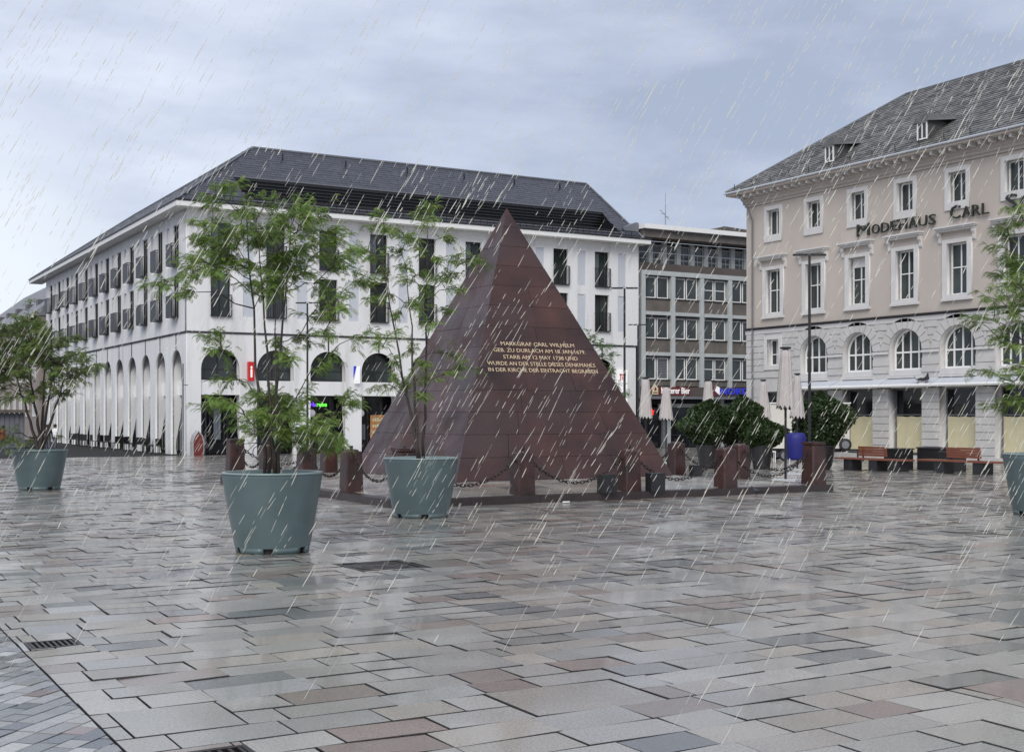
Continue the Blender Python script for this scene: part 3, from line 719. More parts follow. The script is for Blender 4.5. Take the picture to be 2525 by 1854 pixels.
t = thing('neon_sign', 'glowing shop sign reading karlsruhe, violet then green, in the third arch', 'sign', (25.5, 67.9, 2.1))
Fn = lambda a, b, d: (a, -d, b)
obj('violet_letters', text_bm('karls', .72, .26, Fn, 0, .03, 0, .03, fatten=.012), M['neonviolet'], t); obj('green_letters', text_bm('ruhe', .60, .24, Fn, 0, .03, .76, .03, fatten=.015), M['neongreen'], t)
bm = B(); box(bm, 0, 1.4, .002, .03, .005, .02); obj('rail', bm, M['black'], t)
for x, lb in ((25.95, 'round white globe lamp under the neon sign'), (28.95, 'round white globe lamp in the fourth arch')):
    t = thing('globe_lamp', lb, 'lamp', (x, 67.9, 1.75), 0, 'globe lamps in the shop fronts'); bm = B(); bmesh.ops.create_uvsphere(bm, u_segments=14, v_segments=10, radius=.22); obj('globe', bm, M['globe'], t, True)
    bm = B(); tube(bm, [(0, 0, .2), (0, 0, .95)], .012, 5); obj('rod', bm, M['black'], t)
t = thing('shop_display', 'warm lit orange shelves behind the window beside the pyramid', 'display', (30.15, 68.1, .2))
bm = B()
for z in (0, .35, .7, 1.05, 1.4): box(bm, -.45, .45, -.1, .1, z, z+.04)
box(bm, -.45, .45, .1, .12, 0, 1.44); obj('shelf', bm, M['warm'], t)
bm = B(); rr = random.Random(5)
for z in (.04, .39, .74, 1.09):
    for k in range(6): x = -.38+k*.14; box(bm, x, x+.09, -.07, .05, z+.001, z+.1+rr.random()*.12)
obj('goods', bm, M['cream'], t)
t = thing('red_booth', 'dark red pointed-arch booth standing by the corner of the white building', 'booth', (18.95, 66.35, -.51))
def ogive(w_, h_): return [(-w_, 0), (w_, 0), (w_*1.05, h_*.55), (w_*.75, h_*.8), (0, h_), (-w_*.75, h_*.8), (-w_*1.05, h_*.55)]
bm = B(); prism(bm, ogive(.30, 1.35), lambda a, b, d: (a, -d, b), -.25, .25); obj('shell', bm, M['fargrey'], t)
bm = B(); prism(bm, ogive(.25, 1.27), lambda a, b, d: (a, -d, b), .252, .27); obj('front', bm, M['dred'], t)
t = thing('metal_mast', 'slim grey mast with short arm in front of the white corner', 'pole', (18.1, 66.0, -.51)); bm = B(); tube(bm, [(0, 0, 0), (0, 0, 4.85)], .045, 8); obj('pole', bm, M['lead'], t); bm = B(); box(bm, .03, .25, -.02, .02, 3.7, 3.76); obj('arm', bm, M['lead'], t)
t = thing('wall_sign', 'white sign plate with red emblem at the right end of the white building', 'sign', (46.75, 67.0, 3.1))
bm = B(); box(bm, -.35, .38, -.05, .07, .6, 1.45); obj('upper_plate', bm, M['signwhite'], t); bm = B(); box(bm, -.35, .38, -.05, .07, -.85, .55); obj('lower_plate', bm, M['signwhite'], t)
bm = B(); box(bm, -.2, -.13, -.06, -.052, .75, 1.2); box(bm, .05, .12, -.06, -.052, .75, 1.2); box(bm, -.26, .25, -.062, -.053, 1.1, 1.17); box(bm, -.05, .0, -.061, -.052, .8, 1.05); obj('emblem', bm, M['red'], t)

# ================================================================ GREY OFFICE BUILDING
gb = thing('grey_office_building', 'grey 1950s office block with white window pairs and flat canopy roof', 'building', (0, 0, 0))
VG = 67.35; FG = FV(VG); G0, G1 = 48.12, 63.0
bm = B(); box(bm, G0+.01, G1, VG+.35, VG+12, 2.75, 11.6); box(bm, G0+.01, G1, VG+1.0, VG+11, 11.61, 13.2); box(bm, G0+.01, G1, VG+1.5, VG+12, GB, 2.74); obj('body', bm, M['brownband'], gb)
cols = [48.62+2.42*i for i in range(7)]
fl = [(9.33, 10.78, 8.45, 8.22), (6.68, 8.1, 5.78, 5.55), (3.99, 5.47, 3.55, 3.5)]
bm = B(); fbox(bm, FG, G0+.33, G1, 10.82, 11.12, -.4, .12); obj('frame_band', bm, M['concrete'], gb)
for x in cols: bm = B(); fbox(bm, FG, x-.16, x+.16, 3.5, 10.815, -.4, .10); obj('mullion_pier', bm, M['concrete'], gb)
for fi, (w0, w1, s0, s1) in enumerate(fl):
    for i in range(len(cols)-1):
        A0, A1 = cols[i]+.162, cols[i+1]-.162
        if fi < 2: bm = B(); fbox(bm, FG, A0, A1, s1, s0, -.3, .07); obj('floor_beam', bm, M['concrete'], gb)
        mid = (A0+A1)/2
        for p0, p1 in ((A0, mid-.003), (mid+.003, A1)):
            bm = B(); fbox(bm, FG, p0, p1, s0+.003, w0-.05, -.3, -.06); obj('spandrel_panel', bm, M['spandrel'], gb)
        bm = B(); fbox(bm, FG, A0, A1, w0-.047, w0-.004, -.3, .02); obj('sill', bm, M['black'], gb)
        for p0, p1 in ((A0+.02, mid-.05), (mid+.03, A1-.08)):
            rows = [(w0+w1)/2] if i == 2 and fi in (0, 2) else []
            win_frame(FG, p0, p1, w0, w1-.04, -.22, .075, [], rows, M['white'], M['glass'], gb)
        if fi == 2 and i == 0:
            bm = B()
            for k in range(12): z = w0+.1+k*.105; fbox(bm, FG, mid+.12, A1-.17, z, z+.07, -.2, -.19)
            obj('blind', bm, M['lead'], gb)
        bm = B(); fbox(bm, FG, A0, A1, w1-.038, w1+.02 if fi == 0 else w1+.05, -.3, -.02); obj('lintel_strip', bm, M['black'], gb)
        bm = B(); fbox(bm, FG, mid-.048, mid+.028, w0, w1-.04, -.24, -.17); obj('window_post', bm, M['black'], gb)
# dark edge strip left
bm = B(); fbox(bm, FG, G0, G0+.32, GB, 11.1, -.2, .0); obj('edge_strip', bm, M['lead'], gb)
bm = B(); fbox(bm, FG, G0+.02, G1, 11.13, 11.62, -.35, .02); obj('parapet_band', bm, M['brownband'], gb)
for i in range(11):                                     # penthouse windows set back
    a = 48.74+i*1.165; win_frame(FG, a, a+.78, 11.66, 12.95, -.8, .06, [], [12.0], M['concrete'], M['glass'], gb, 'penthouse_window')
    bm = B(); fbox(bm, FG, a+.80, a+1.14, 11.63, 13.1, -.85, -.62); obj('penthouse_pier', bm, M['concrete'], gb)
bm = B(); fbox(bm, FG, G0+.1, G1, 12.28, 12.33, -.02, .02)
for i in range(12): a = 48.3+i*1.2; fbox(bm, FG, a, a+.03, 11.62, 12.279, -.015, .015)
obj('balcony_rail', bm, M['metal'], gb)
bm = B(); v_ = [FG(G0-.6, 13.35, .75), FG(G1, 13.35, .75), FG(G1, 13.62, .75), FG(G0-.6, 13.62, .75)]; 
fbox(bm, FG, G0+.15, G1, 13.22, 13.72, -1.0, .55); obj('canopy_soffit', bm, M['spandrel'], gb)
bm = B(); fbox(bm, FG, G0+.05, G1, 13.73, 14.02, -1.2, .85); obj('canopy_edge', bm, M['white'], gb)
bm = B(); prism(bm, [(G0-1.0, 13.25), (G0+.04, 13.35), (G0+.04, 14.1), (G0-.15, 14.15), (G0-1.15, 13.75)], FG, -.6, .2); obj('canopy_end', bm, M['lead'], gb)
bm = B(); hexa(bm, [(50.8+(3.5 if a else 0), VG+3+b*2, 14.02+c*(.5)) for a in (0, 1) for b in (0, 1) for c in (0, 1)]); prism(bm, [(54.6, 14.03), (62.5, 14.03), (61.5, 14.75), (57.5, 14.95)], FG, -5, -2.5); obj('roof_hut', bm, M['brownband'], gb)
# ground floor shops
bm = B(); fbox(bm, FG, G0+.33, G1, 2.86, 3.49, -.3, .2); obj('sign_band', bm, M['brownband'], gb)
bm = B(); fbox(bm, FG, G0+.1, G1, 2.70, 2.85, -.3, .75); obj('canopy_ledge', bm, M['lead'], gb)
bm = B(); fbox(bm, FG, G0+.33, G1, GB, 2.69, -1.4, -1.2); obj('shop_back', bm, M['louvre'], gb)
bm = B(); fbox(bm, FG, 50.5, 62, 2.15, 2.4, -.9, -.8); obj('transom', bm, M['concrete'], gb)
for a in (50.75, 51.15, 55.7): bm = B(); fbox(bm, FG, a, a+.28, GB, 2.69 if a > 55 else 2.14, -.9, -.7); obj('door_jamb', bm, M['lead'] if a < 51 else M['concrete'], gb)
for a0_, a1_ in ((48.6, 50.7), (51.45, 53.0), (53.1, 55.6), (56.1, 58.5)):
    win_frame(FG, a0_, a1_, GB+.3, 2.14, -1.0, .06, [(a0_+a1_)/2], [.3], M['black'], M['shopglass'], gb, 'shop_window')
t = thing('beer_sign', 'dark red beer sign with white lettering ending in Bier', 'sign', (49.0, VG-.22, 3.05))
bm = B(); box(bm, -.1, 3.35, 0, .02, -.1, .45); obj('board', bm, M['dred'], t)
obj('lettering', text_bm('Ketterer Bier', 2.35, .42, lambda a, b, d: (a, -d, b), .001, .03, .95, .0, fatten=.012), M['signwhite'], t)
bm = B(); prism(bm, [(.2, -.06), (.66, -.06), (.66, .38), (.56, .46), (.43, .62), (.30, .46), (.2, .38)], lambda a, b, d: (a, -d, b), .001, .06); obj('crest', bm, M['cream'], t)
bm = B(); prism(bm, [(.36, .2), (.5, .2), (.5, .34), (.43, .42), (.36, .34)], lambda a, b, d: (a, -d, b), .061, .07); box(bm, .26, .6, -.07, -.061, .03, .09); obj('crest_mark', bm, M['dred'], t)
t = thing('fish_shop_sign', 'blue capital shop lettering with red and white round emblem', 'sign', (54.05, VG-.22, 2.98))
obj('lettering', text_bm('NORDSEE', 3.9, .46, lambda a, b, d: (a, -d, b), .001, .08, .75, .04, fatten=.02), M['bluesign'], t)
bm = B(); prism(bm, [(.35+.33*math.cos(k*PI/10), .25+.33*math.sin(k*PI/10)) for k in range(20)], lambda a, b, d: (a, -d, b), .0, .05); obj('disc', bm, M['dred'], t)
bm = B(); prism(bm, [(.33, .30), (.72, .02), (.78, .5), (.5, .62)], lambda a, b, d: (a, -d, b), .051, .06); obj('flash', bm, M['signwhite'], t)
t = thing('red_star_sign', 'glowing red star sign in the dark shop front', 'sign', (49.75, VG+.6, 1.85))
bm = B(); prism(bm, [((.25 if k % 2 == 0 else .12)*math.cos(k*PI/5+.3), (.25 if k % 2 == 0 else .12)*math.sin(k*PI/5+.3)) for k in range(10)], lambda a, b, d: (a, -d, b), 0, .04); obj('star', bm, M['neonred'], t)
bm = B(); tube(bm, [(0, 0, .2), (0, 0, .84)], .01, 4); obj('hanger', bm, M['black'], t)
t = thing('roof_antenna', 'thin television antenna on the grey office roof', 'antenna', (51.2, VG+1.0, 14.02))
bm = B(); tube(bm, [(0, 0, 0), (0, 0, 2.5)], [.03, .012], 5); obj('mast', bm, M['lead'], t)
bm = B(); tube(bm, [(-.45, 0, 1.35), (.3, 0, .75)], .02, 4); tube(bm, [(-.15, -.3, 1.1), (-.15, .3, 1.1)], .012, 4); tube(bm, [(.1, -.3, .9), (.1, .3, .9)], .012, 4); obj('boom', bm, M['lead'], t)
bm = B(); box(bm, -.3, .35, -.1, .1, 0, .15); obj('foot', bm, M['concrete'], t)

# ================================================================ BEIGE BUILDING (right)
rb = thing('beige_store_building', 'beige plastered department store with stone arcade and steep slate roof', 'building', (0, 0, 0))
UR = 46.0; FR = FU(UR); R0, R1 = 12.0, 54.0
rc_ = [51.8-3.07*k for k in range(13)]
att = [(c-.5, c+.5, 11.3, 12.67) for c in rc_]; sec = [(c-.57, c+.57, 7.1, 9.45) for c in rc_]
obj('plaster_wall', holed(rect(R0, R1, 6.40, 13.05), [rect(*a) for a in att+sec], FR, -.4, 0), M['beige'], rb)
arcs = rc_[1:]; AR = 1.02; SPR = 4.72; lowh = [archp(c, AR, 3.5, SPR) for c in arcs]+[rect(51.35, 52.25, 4.3, 5.7)]
shop = [rect(c-AR, c+AR, -.25, 2.9) for c in arcs]+[rect(50.9, 52.6, 1.9, 2.9)]
obj('stone_wall', holed(rect(R0, R1, GB, 6.27), lowh+shop, FR, -.5, -.001), M['stone'], rb)
bm = B(); box(bm, UR+.02, UR+13, R1-.3, R1-.02, GB, 13.0); box(bm, UR+12.8, UR+13, R0, R1-.31, GB, 13.0); box(bm, UR+.41, UR+12.79, R0, R0+.2, GB, 13); obj('side_wall', bm, M['beige'], rb)
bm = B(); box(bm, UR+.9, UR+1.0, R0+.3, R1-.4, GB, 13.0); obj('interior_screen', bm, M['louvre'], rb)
bm = B(); fbox(bm, FR, R0, R1+.05, 6.28, 6.33, -.2, .10); fbox(bm, FR, R0, R1+.05, 6.331, 6.395, -.2, .16); obj('string_course', bm, M['darkline'], rb)
bm = B(); fbox(bm, FR, R0, R1+.04, 6.05, 6.275, 0, .05); obj('string_fillet', bm, M['trim'], rb)
# rusticated courses as proud bands with recessed joints
bm = B(); ch = .345; z = -.5; k = 0
spans_arc = [(c, AR) for c in arcs]
def gaps(z0, z1):
    ex = []
    for c in arcs:
        if z0 < 2.9: ex.append((c-AR-.004, c+AR+.004))
        if z1 > 3.5 and z0 < SPR: ex.append((c-AR-.004 if z1 < 4.3 else c-AR-.004, c+AR+.004))
        if z1 > SPR-.2 and z0 < SPR+AR+.5:
            dzz = max(z0-SPR, 0) if z0 > SPR-.3 else 0; r_ = AR+.50
            if dzz < r_: hw = math.sqrt(r_*r_-dzz*dzz); ex.append((c-hw, c+hw))
    if z1 > 1.85 and z0 < 2.9: ex.append((50.9, 52.6))
    if z1 > 4.05 and z0 < 5.9: ex.append((51.1, 52.5))
    ex.sort(); cur = R0; o = []
    for a, b in ex:
        if a > cur+.05: o.append((cur, a))
        cur = max(cur, b)
    if cur < R1-.03: o.append((cur, R1-.03))
    return o
while z < 6.0:
    z1 = min(z+ch, 6.045)
    if not (z < 3.42 and z1 > 2.95) and z1-z > .1:
        for a, b in gaps(z, z1): fbox(bm, FR, a, b, z+.016, z1-.016, 0, .045)
    z += ch
tag(obj('rustication', bm, M['stone'], rb), kind='stuff')
for c in arcs:
    for k in range(11):
        t0, t1_ = PI*k/11+.012, PI*(k+1)/11-.012; r0, r1 = AR+.004, AR+.485
        p = [(c+r0*math.cos(t0), SPR+r0*math.sin(t0)), (c+r1*math.cos(t0), SPR+r1*math.sin(t0)), (c+r1*math.cos(t1_), SPR+r1*math.sin(t1_)), (c+r0*math.cos(t1_), SPR+r0*math.sin(t1_))]
        bm = B(); prism(bm, p, FR, .0, .050); obj('voussoir', bm, M['stone'], rb)
    # arched window
    D = -.42
    aw = obj('arched_window', holed(archp(c, AR-.01, 3.78, SPR), [archp(c, AR-.10, 3.87, SPR)], FR, D, D+.08), M['white'], rb)
    bm = B()
    for x in (-.5, 0, .5): fbox(bm, FR, c+x-.035, c+x+.035, 3.87, SPR+math.sqrt((AR-.1)**2-x*x)-.02, D+.003, D+.07)
    xs = [-AR+.1, -.535, -.465, -.035, .035, .465, .535, AR-.1]
    for i in range(0, 8, 2): fbox(bm, FR, c+xs[i], c+xs[i+1], SPR-.13, SPR-.05, D+.004, D+.068)
    obj('glazing_bars', bm, M['white'], aw)
    bm = B(); prism(bm, archp(c, AR-.05, 3.8, SPR), FR, D+.01, D+.02); obj('pane', bm, M['glass'], aw)
    bm = B(); fbox(bm, FR, c-AR+.01, c+AR-.01, 3.51, 3.775, -.42, -.02); obj('window_box', bm, M['trim'], aw)
    bm = B(); fbox(bm, FR, c-AR-.02, c+AR+.02, 3.40, 3.495, .0, .09); obj('sill', bm, M['trim'], aw)
    # impost
    bm = B(); fbox(bm, FR, c-3.07+AR+.01, c-AR-.01, 4.56, 4.68, .046, .095); obj('impost_band', bm, M['trim'], rb)
    # shop window
    D = -.48
    sw = win_frame(FR, c-AR+.004, c+AR-.004, -.2, 2.89, D, .06, [], [1.66], M['lead'], M['shopglass'], rb, 'shop_window')
    bm = B(); w_ = AR-.09
    vs = []; nx = 10
    top_ = [bm.verts.new(FR(c-w_+2*w_*i/nx, 1.60-.05*abs(math.sin(i*.9+c))*(1 if i not in (0, nx) else 0), D+.05+.012*math.sin(i*1.7+c))) for i in range(nx+1)]
    bot_ = [bm.verts.new(FR(c-w_+2*w_*i/nx, -.12, D+.045+.006*math.sin(i*2.3+c))) for i in range(nx+1)]
    for i in range(nx): bm.faces.new((top_[i], top_[i+1], bot_[i+1], bot_[i]))
    obj('paper_cover', bm, M['cream'], sw, recalc=False)
    bm = B(); fbox(bm, FR, c-AR-.0, c+AR+.0, GB, -.255, -.45, .04); obj('plinth', bm, M['stone'], rb)
for c in rc_:
    # attic windows
    bm = holed(rect(c-.69, c+.69, 10.95, 12.87), [rect(c-.495, c+.495, 11.305, 12.665)], FR, -.29, .07); obj('window_surround', bm, M['trim'], rb)
    win_frame(FR, c-.493, c+.493, 11.307, 12.663, -.3, .07, [c], [], M['white'], M['glass'], rb)
    # main windows
    bm = holed(rect(c-.83, c+.83, 6.95, 9.62), [rect(c-.565, c+.565, 7.105, 9.445)], FR, -.29, .08); obj('window_surround', bm, M['trim'], rb)
    bm = B(); fbox(bm, FR, c-.86, c+.86, 6.83, 6.948, 0, .14); obj('sill', bm, M['trim'], rb)
    wn = win_frame(FR, c-.563, c+.563, 7.107, 9.443, -.3, .07, [c], [8.35], M['white'], M['glass'], rb)
    bm = B(); fbox(bm, FR, c-1.08, c+1.08, 10.06, 10.13, 0, .30); fbox(bm, FR, c-1.12, c+1.12, 10.131, 10.2, 0, .36); fbox(bm, FR, c-1.04, c+1.04, 9.98, 10.058, 0, .22); obj('hood', bm, M['trim'], rb)
    for s_ in (-1, 1):
        bm = B(); prof = [(0, 9.975), (.2, 9.975), (.19, 9.85), (.10, 9.72), (.09, 9.52), (.0, 9.45)]; ca = c+s_*.96
        v0 = [bm.verts.new(FR(ca-.07, b, d)) for d, b in prof]; v1 = [bm.verts.new(FR(ca+.07, b, d)) for d, b in prof]; bm.faces.new(v0); bm.faces.new(v1[::-1])
        for k in range(6): bm.faces.new((v0[k], v1[k], v1[(k+1) % 6], v0[(k+1) % 6]))
        obj('console', bm, M['trim'], rb)
bm = holed(rect(51.12, 52.48, 4.07, 5.9), [rect(51.35, 52.25, 4.3, 5.7)], FR, .0, .08); obj('window_surround', bm, M['trim'], rb)
win_frame(FR, 51.352, 52.248, 4.302, 5.698, -.3, .07, [51.8], [4.9], M['white'], M['glass'], rb)
win_frame(FR, 50.904, 52.596, 1.904, 2.896, -.3, .06, [51.8], [], M['lead'], M['shopglass'], rb)
bm = B(); fbox(bm, FR, 15.0, 39.8-.0, 8.0, 8.01, -.39, -.385); obj('blind', bm, M['cream'], rb)
bm = B(); fbox(bm, FR, 45.66-.49, 45.66+.49, 8.95, 9.38, -.235, -.22); obj('roller_blind', bm, M['trim'], rb)
# cornice with brackets
bm = B(); fbox(bm, FR, R0, R1+.06, 13.06, 13.2, -.3, .08); fbox(bm, FR, R0, R1+.12, 13.201, 13.36, -.3, .16); obj('cornice_moulding', bm, M['beige'], rb)
bm = B(); fbox(bm, FR, R0, R1+.8, 13.70, 13.82, -.3, .80); obj('cornice_soffit', bm, M['beige'], rb)
bm = B(); fbox(bm, FR, R0, R1+.1, 13.361, 13.659, -.3, .20); obj('cornice_frieze', bm, M['beige'], rb)
bm = B(); fbox(bm, FR, -.07, .07, -.17, -.0, -.44, 0)
bk = bm; bmesh.ops.recalc_face_normals(bk, faces=bk.faces); me = bpy.data.meshes.new('bracket'); bk.to_mesh(me); bk.free()
me.transform(Matrix.Translation((-UR, 0, 0)))
for k in range(78):
    o = link('bracket', me, M['trim'], rb); o.location = (UR-.65, 54.0-k*.54, 13.695)
bm = B(); tube(bm, [(UR-.86, R1+.86, 13.86), (UR-.86, R0, 13.86)], .055, 8); obj('gutter', bm, M['panel'], rb)
bm = B(); fbox(bm, FR, R0, R1+.82, 13.821, 13.90, -.3, .77); obj('eaves_board', bm, M['lead'], rb)
bm = B(); tube(bm, [(UR-.8, 53.9, 13.75), (UR-.35, 53.5, 13.0), (UR-.10, 53.4, 12.3), (UR-.10, 53.4, -.5)], .055, 6); obj('downpipe', bm, M['lead'], rb)
# roof (hipped)
eu, ev, ez, rz = UR-.82, R1+.82, 13.92, 18.75; ru = UR+5.95; rv_ = R1-5.95; run = ru-eu
bm = B(); quad(bm, (eu, ev, ez), (ru, rv_, rz), (ru, R0, rz), (eu, R0, ez)); quad(bm, (eu, ev, ez), (ru+run, ev, ez), (ru, rv_, rz), (ru, rv_, rz+.0001)); quad(bm, (ru, rv_, rz), (ru+run, ev, ez), (ru+run, R0, ez), (ru, R0, rz))
vv = [bm.verts.new(p) for p in ((eu, R0, ez), (ru, R0, rz), (ru+run, R0, ez))]; bm.faces.new(vv)
tint(bm, bm.faces, (.07, .07, .07)); rroof = obj('roof', bm, M['slate2'], rb)
sL = math.hypot(run, rz-ez); up_ = Vector((run/sL, 0, (rz-ez)/sL)); ax_ = Vector((0, -1, 0)); bm = B()
shingles(bm, Vector((eu, ev, ez+.01)), ax_, up_, lambda x, y: y < sL-.05 and x > y*up_.x*(ev-rv_)/run+.05, .34, .26, ev-28, sL, (.15, .147, .14), .035, .42)
tag(obj('slates', bm, M['slate2'], rroof), kind='stuff')
bm = B(); tube(bm, [(eu, ev, ez+.03), (ru, rv_, rz+.04), (ru, R0, rz+.04)], .06, 6); obj('ridge_capping', bm, M['lead'], rroof)
bm = B()
for k in range(22):
    y_ = 54.2-k*1.45; tube(bm, [(eu+.15, y_, ez+.1), (eu+.12, y_, ez+.42)], .018, 4)
obj('snow_hook', bm, M['black'], rroof)
for vd in (47.3, 41.3, 35.3, 29.3):                 # dormers with flared slate hoods
    d = bpy.data.objects.new('dormer', None); COL.objects.link(d); d.parent = rroof; x0_ = eu+.55; zb = ez+.45
    bm = B(); hexa(bm, [(x0_+(1.4 if a else 0), vd+(-.38 if b == 0 else .38), zb-.1+(1.0 if c else 0)) for a in (0, 1) for b in (0, 1) for c in (0, 1)]); tint(bm, bm.faces, (.07, .07, .07)); obj('cheek', bm, M['slate2'], d)
    Fd = FU(x0_); win_frame(Fd, vd-.3, vd+.3, zb+.02, zb+.85, .003, .06, [vd], [], M['white'], M['glass'], d, 'dormer_window')
    bm = B(); a = [(x0_-.12, vd-.52, zb+.82), (x0_-.12, vd+.52, zb+.82), (x0_+.1, vd+.15, zb+1.28), (x0_+.1, vd-.15, zb+1.28)]; b = [(x0_+1.6, vd-.75, zb+1.02), (x0_+1.6, vd+.75, zb+1.02), (x0_+1.9, vd+.15, zb+1.36), (x0_+1.9, vd-.15, zb+1.36)]
    hexa(bm, [a[0], a[3], a[1], a[2], b[0], b[3], b[1], b[2]]); tint(bm, bm.faces, (.085, .083, .08)); obj('hood', bm, M['slate2'], d)
# lettering on the facade
def big(word, v0, v1, cap, zb, rise=0):
    n = len(word); adv = {'M': 1.3, 'I': .5, 'E': .85, 'L': .8, 'F': .8, 'S': .8}; tot = sum(adv.get(ch_, 1) for ch_ in word)*1.0+.25
    x = 0; sc = (v0-v1)/tot
    for i, ch_ in enumerate(word):
        w_ = adv.get(ch_, 1)*(1.25 if i == 0 else 1)*sc
        h_ = cap*(1 if i == 0 else .80)
        bm = text_bm(ch_, w_*.84, h_, FR, .07, .15, v0-x, zb, flip=True, fatten=0); obj('letter', bm, M['letter'], lt); x += w_
M['letter'] = mat('bronze_green_letters', (.022, .028, .022), .5, .2, 8)
lt = thing('facade_lettering', 'dark raised letters reading Modehaus Carl Schöpf on the beige facade', 'lettering', (0, 0, 0))
big('MODEHAUS', 45.6, 40.65, .60, 10.42); big('CARL', 39.85, 37.65, .62, 10.50); big('SCHÖPF', 36.85, 32.6, .66, 10.52)
# awnings
AW = ['rolled awning farthest left above the trailer', 'rolled awning left of the pigeons', 'rolled awning under the pigeons', 'long rolled awning right of the pigeons', 'rolled awning above the planter at the right edge']
edges = [50.1, 46.9, 43.6, 40.5, 37.4, 33.9]
for i in range(5):
    t = thing('rolled_awning', AW[i], 'awning', (UR, (edges[i]+edges[i+1])/2, 3.0), 0, 'rolled awnings along the store front'); hl = (edges[i]-edges[i+1])/2-.03
    bm = B(); tube(bm, [(-.62, -hl, .02), (-.62, hl, .02)], .085, 10); obj('tube', bm, M['fascia'], t)
    bm = B(); hexa(bm, [(x, y, z) for x in (-.6, -.01) for y in (-hl, hl) for z in ((.10, .13) if x < -.5 else (.34, .37))]); obj('cover', bm, M['panel'], t)
    for s_ in (-1, 1): bm = B(); box(bm, -.66, -.05, s_*(hl-.1)-.03, s_*(hl-.1)+.03, -.1, -.04); obj('arm', bm, M['black'], t)
# pigeons
def pigeon(x, y, z, rot, label, s=1.0, m=None):
    t = thing('pigeon', label, 'pigeon', (x, y, z), rot, None); bm = B()
    prof = [(-.19, .075, .012, .008), (-.12, .095, .03, .02), (-.05, .12, .055, .05), (.03, .14, .062, .06), (.08, .17, .045, .05), (.105, .215, .028, .03), (.13, .245, .026, .028), (.15, .25, .018, .02), (.175, .245, .005, .005)]
    rings = [[bm.verts.new((x_*s, ry*s*math.cos(k*PI/4), (z_+rz_*math.sin(k*PI/4))*s)) for k in range(8)] for x_, z_, ry, rz_ in prof]
    for i in range(len(rings)-1):
        for k in range(8): bm.faces.new((rings[i][k], rings[i][(k+1) % 8], rings[i+1][(k+1) % 8], rings[i+1][k]))
    bm.faces.new(rings[0]); bm.faces.new(rings[-1]); obj('body', bm, m or M['pigeon'], t, True)
    bm = B()
    for sy in (-1, 1): tube(bm, [(.0, sy*.025*s, .08*s), (.01*s, sy*.025*s, 0), (.04*s, sy*.025*s, .002)], .006*s, 4)
    obj('legs', bm, M['dred'], t)
    bm = B()
    for sy in (-1, 1): box(bm, -.19*s, .04*s, sy*.057*s-.006, sy*.057*s+.006, .095*s, .155*s)
    obj('wing', bm, M['black'], t)
pigeon(UR-.62, 40.75, 3.105, -2.2, 'dark pigeon perched on the awning with its tail up', 1.7)
pigeon(UR-.62, 41.25, 3.105, 2.6, 'pale pigeon crouching on the awning beside the dark one', 1.5, M['concrete'])
pigeon(6.15, 35.2, gz(6.15, 35.2)+.002, .2, 'dark pigeon standing on the wet slabs left of the near planter', 1.9)
pigeon(17.05, 19.7, .003, 2.9, 'tiny dark bird on the slabs before the right kerb', .8)

# ================================================================ FAR LEFT BUILDINGS
fb = thing('far_gabled_house', 'far house with grey roof behind the left tree', 'building', (0, 0, 0))
FF = FU(18.7); bm = B(); box(bm, 18.7, 31, 113, 165, -1, 10.1); obj('wall', bm, M['farred'], fb)
bm = B(); quad(bm, (18.1, 112.9, 10.1), (24.8, 118, 15.6), (24.8, 160, 15.6), (18.1, 165.6, 10.1)); quad(bm, (18.1, 112.9, 10.1), (31.6, 112.9, 10.1), (24.8, 118, 15.6), (24.8, 118.001, 15.6)); quad(bm, (24.8, 118, 15.6), (31.6, 112.9, 10.1), (31.6, 165.6, 10.1), (24.8, 160, 15.6)); tint(bm, bm.faces, (.17, .17, .18)); fr = obj('roof', bm, M['slate2'], fb)
bm = B(); box(bm, 18.0, 18.3, 112.9, 165.6, 9.9, 10.15); obj('gutter', bm, M['fascia'], fr)
for vd in (121, 127, 133, 139, 145):
    bm = B(); box(bm, 19.9, 22.0, vd-.6, vd+.6, 11.0, 12.1); tint(bm, bm.faces, (.10, .10, .11)); obj('dormer', bm, M['slate2'], fr)
for k in range(14):
    v0 = 114.5+k*3.6
    for z0 in (1.5, 4.6, 7.3): win_frame(FF, v0, v0+1.3, z0, z0+1.7, .002, .12, [v0+.65], [], M['fascia'], M['glass'], fb)
fb2 = thing('far_end_house', 'distant grey house closing the street on the far left', 'building', (0, 0, 0))
bm = B(); box(bm, -40, 17, 172, 182, -1, 8.5); obj('wall', bm, M['fargrey'], fb2)
bm = B(); prism(bm, [(-40.5, 8.5), (17.5, 8.5), (16, 11.5), (-39, 11.5)], FV(172), -10, 0); tint(bm, bm.faces, (.12, .12, .13)); obj('roof', bm, M['slate2'], fb2)
FF2 = FV(172)
for k in range(18):
    for z0 in (1, 4.5): win_frame(FF2, -38+k*3, -36.6+k*3, z0, z0+1.9, .002, .12, [], [], M['fascia'], M['glass'], fb2)
t = thing('slatted_kiosk', 'low kiosk of grey upright slats far behind the left planter', 'kiosk', (8.5, 88, -.51))
for k in range(34): bm = B(); box(bm, -5+k*.3, -5+k*.3+.22, -.04, .04, 0, 2.3); obj('slat', bm, M['lead'], t)
bm = B(); box(bm, -5, 5.2, .05, 4, 0, 2.25); obj('body', bm, M['fargrey'], t); bm = B(); box(bm, -5.3, 5.5, -.4, 4.3, 2.31, 2.5); obj('roof', bm, M['spandrel'], t)

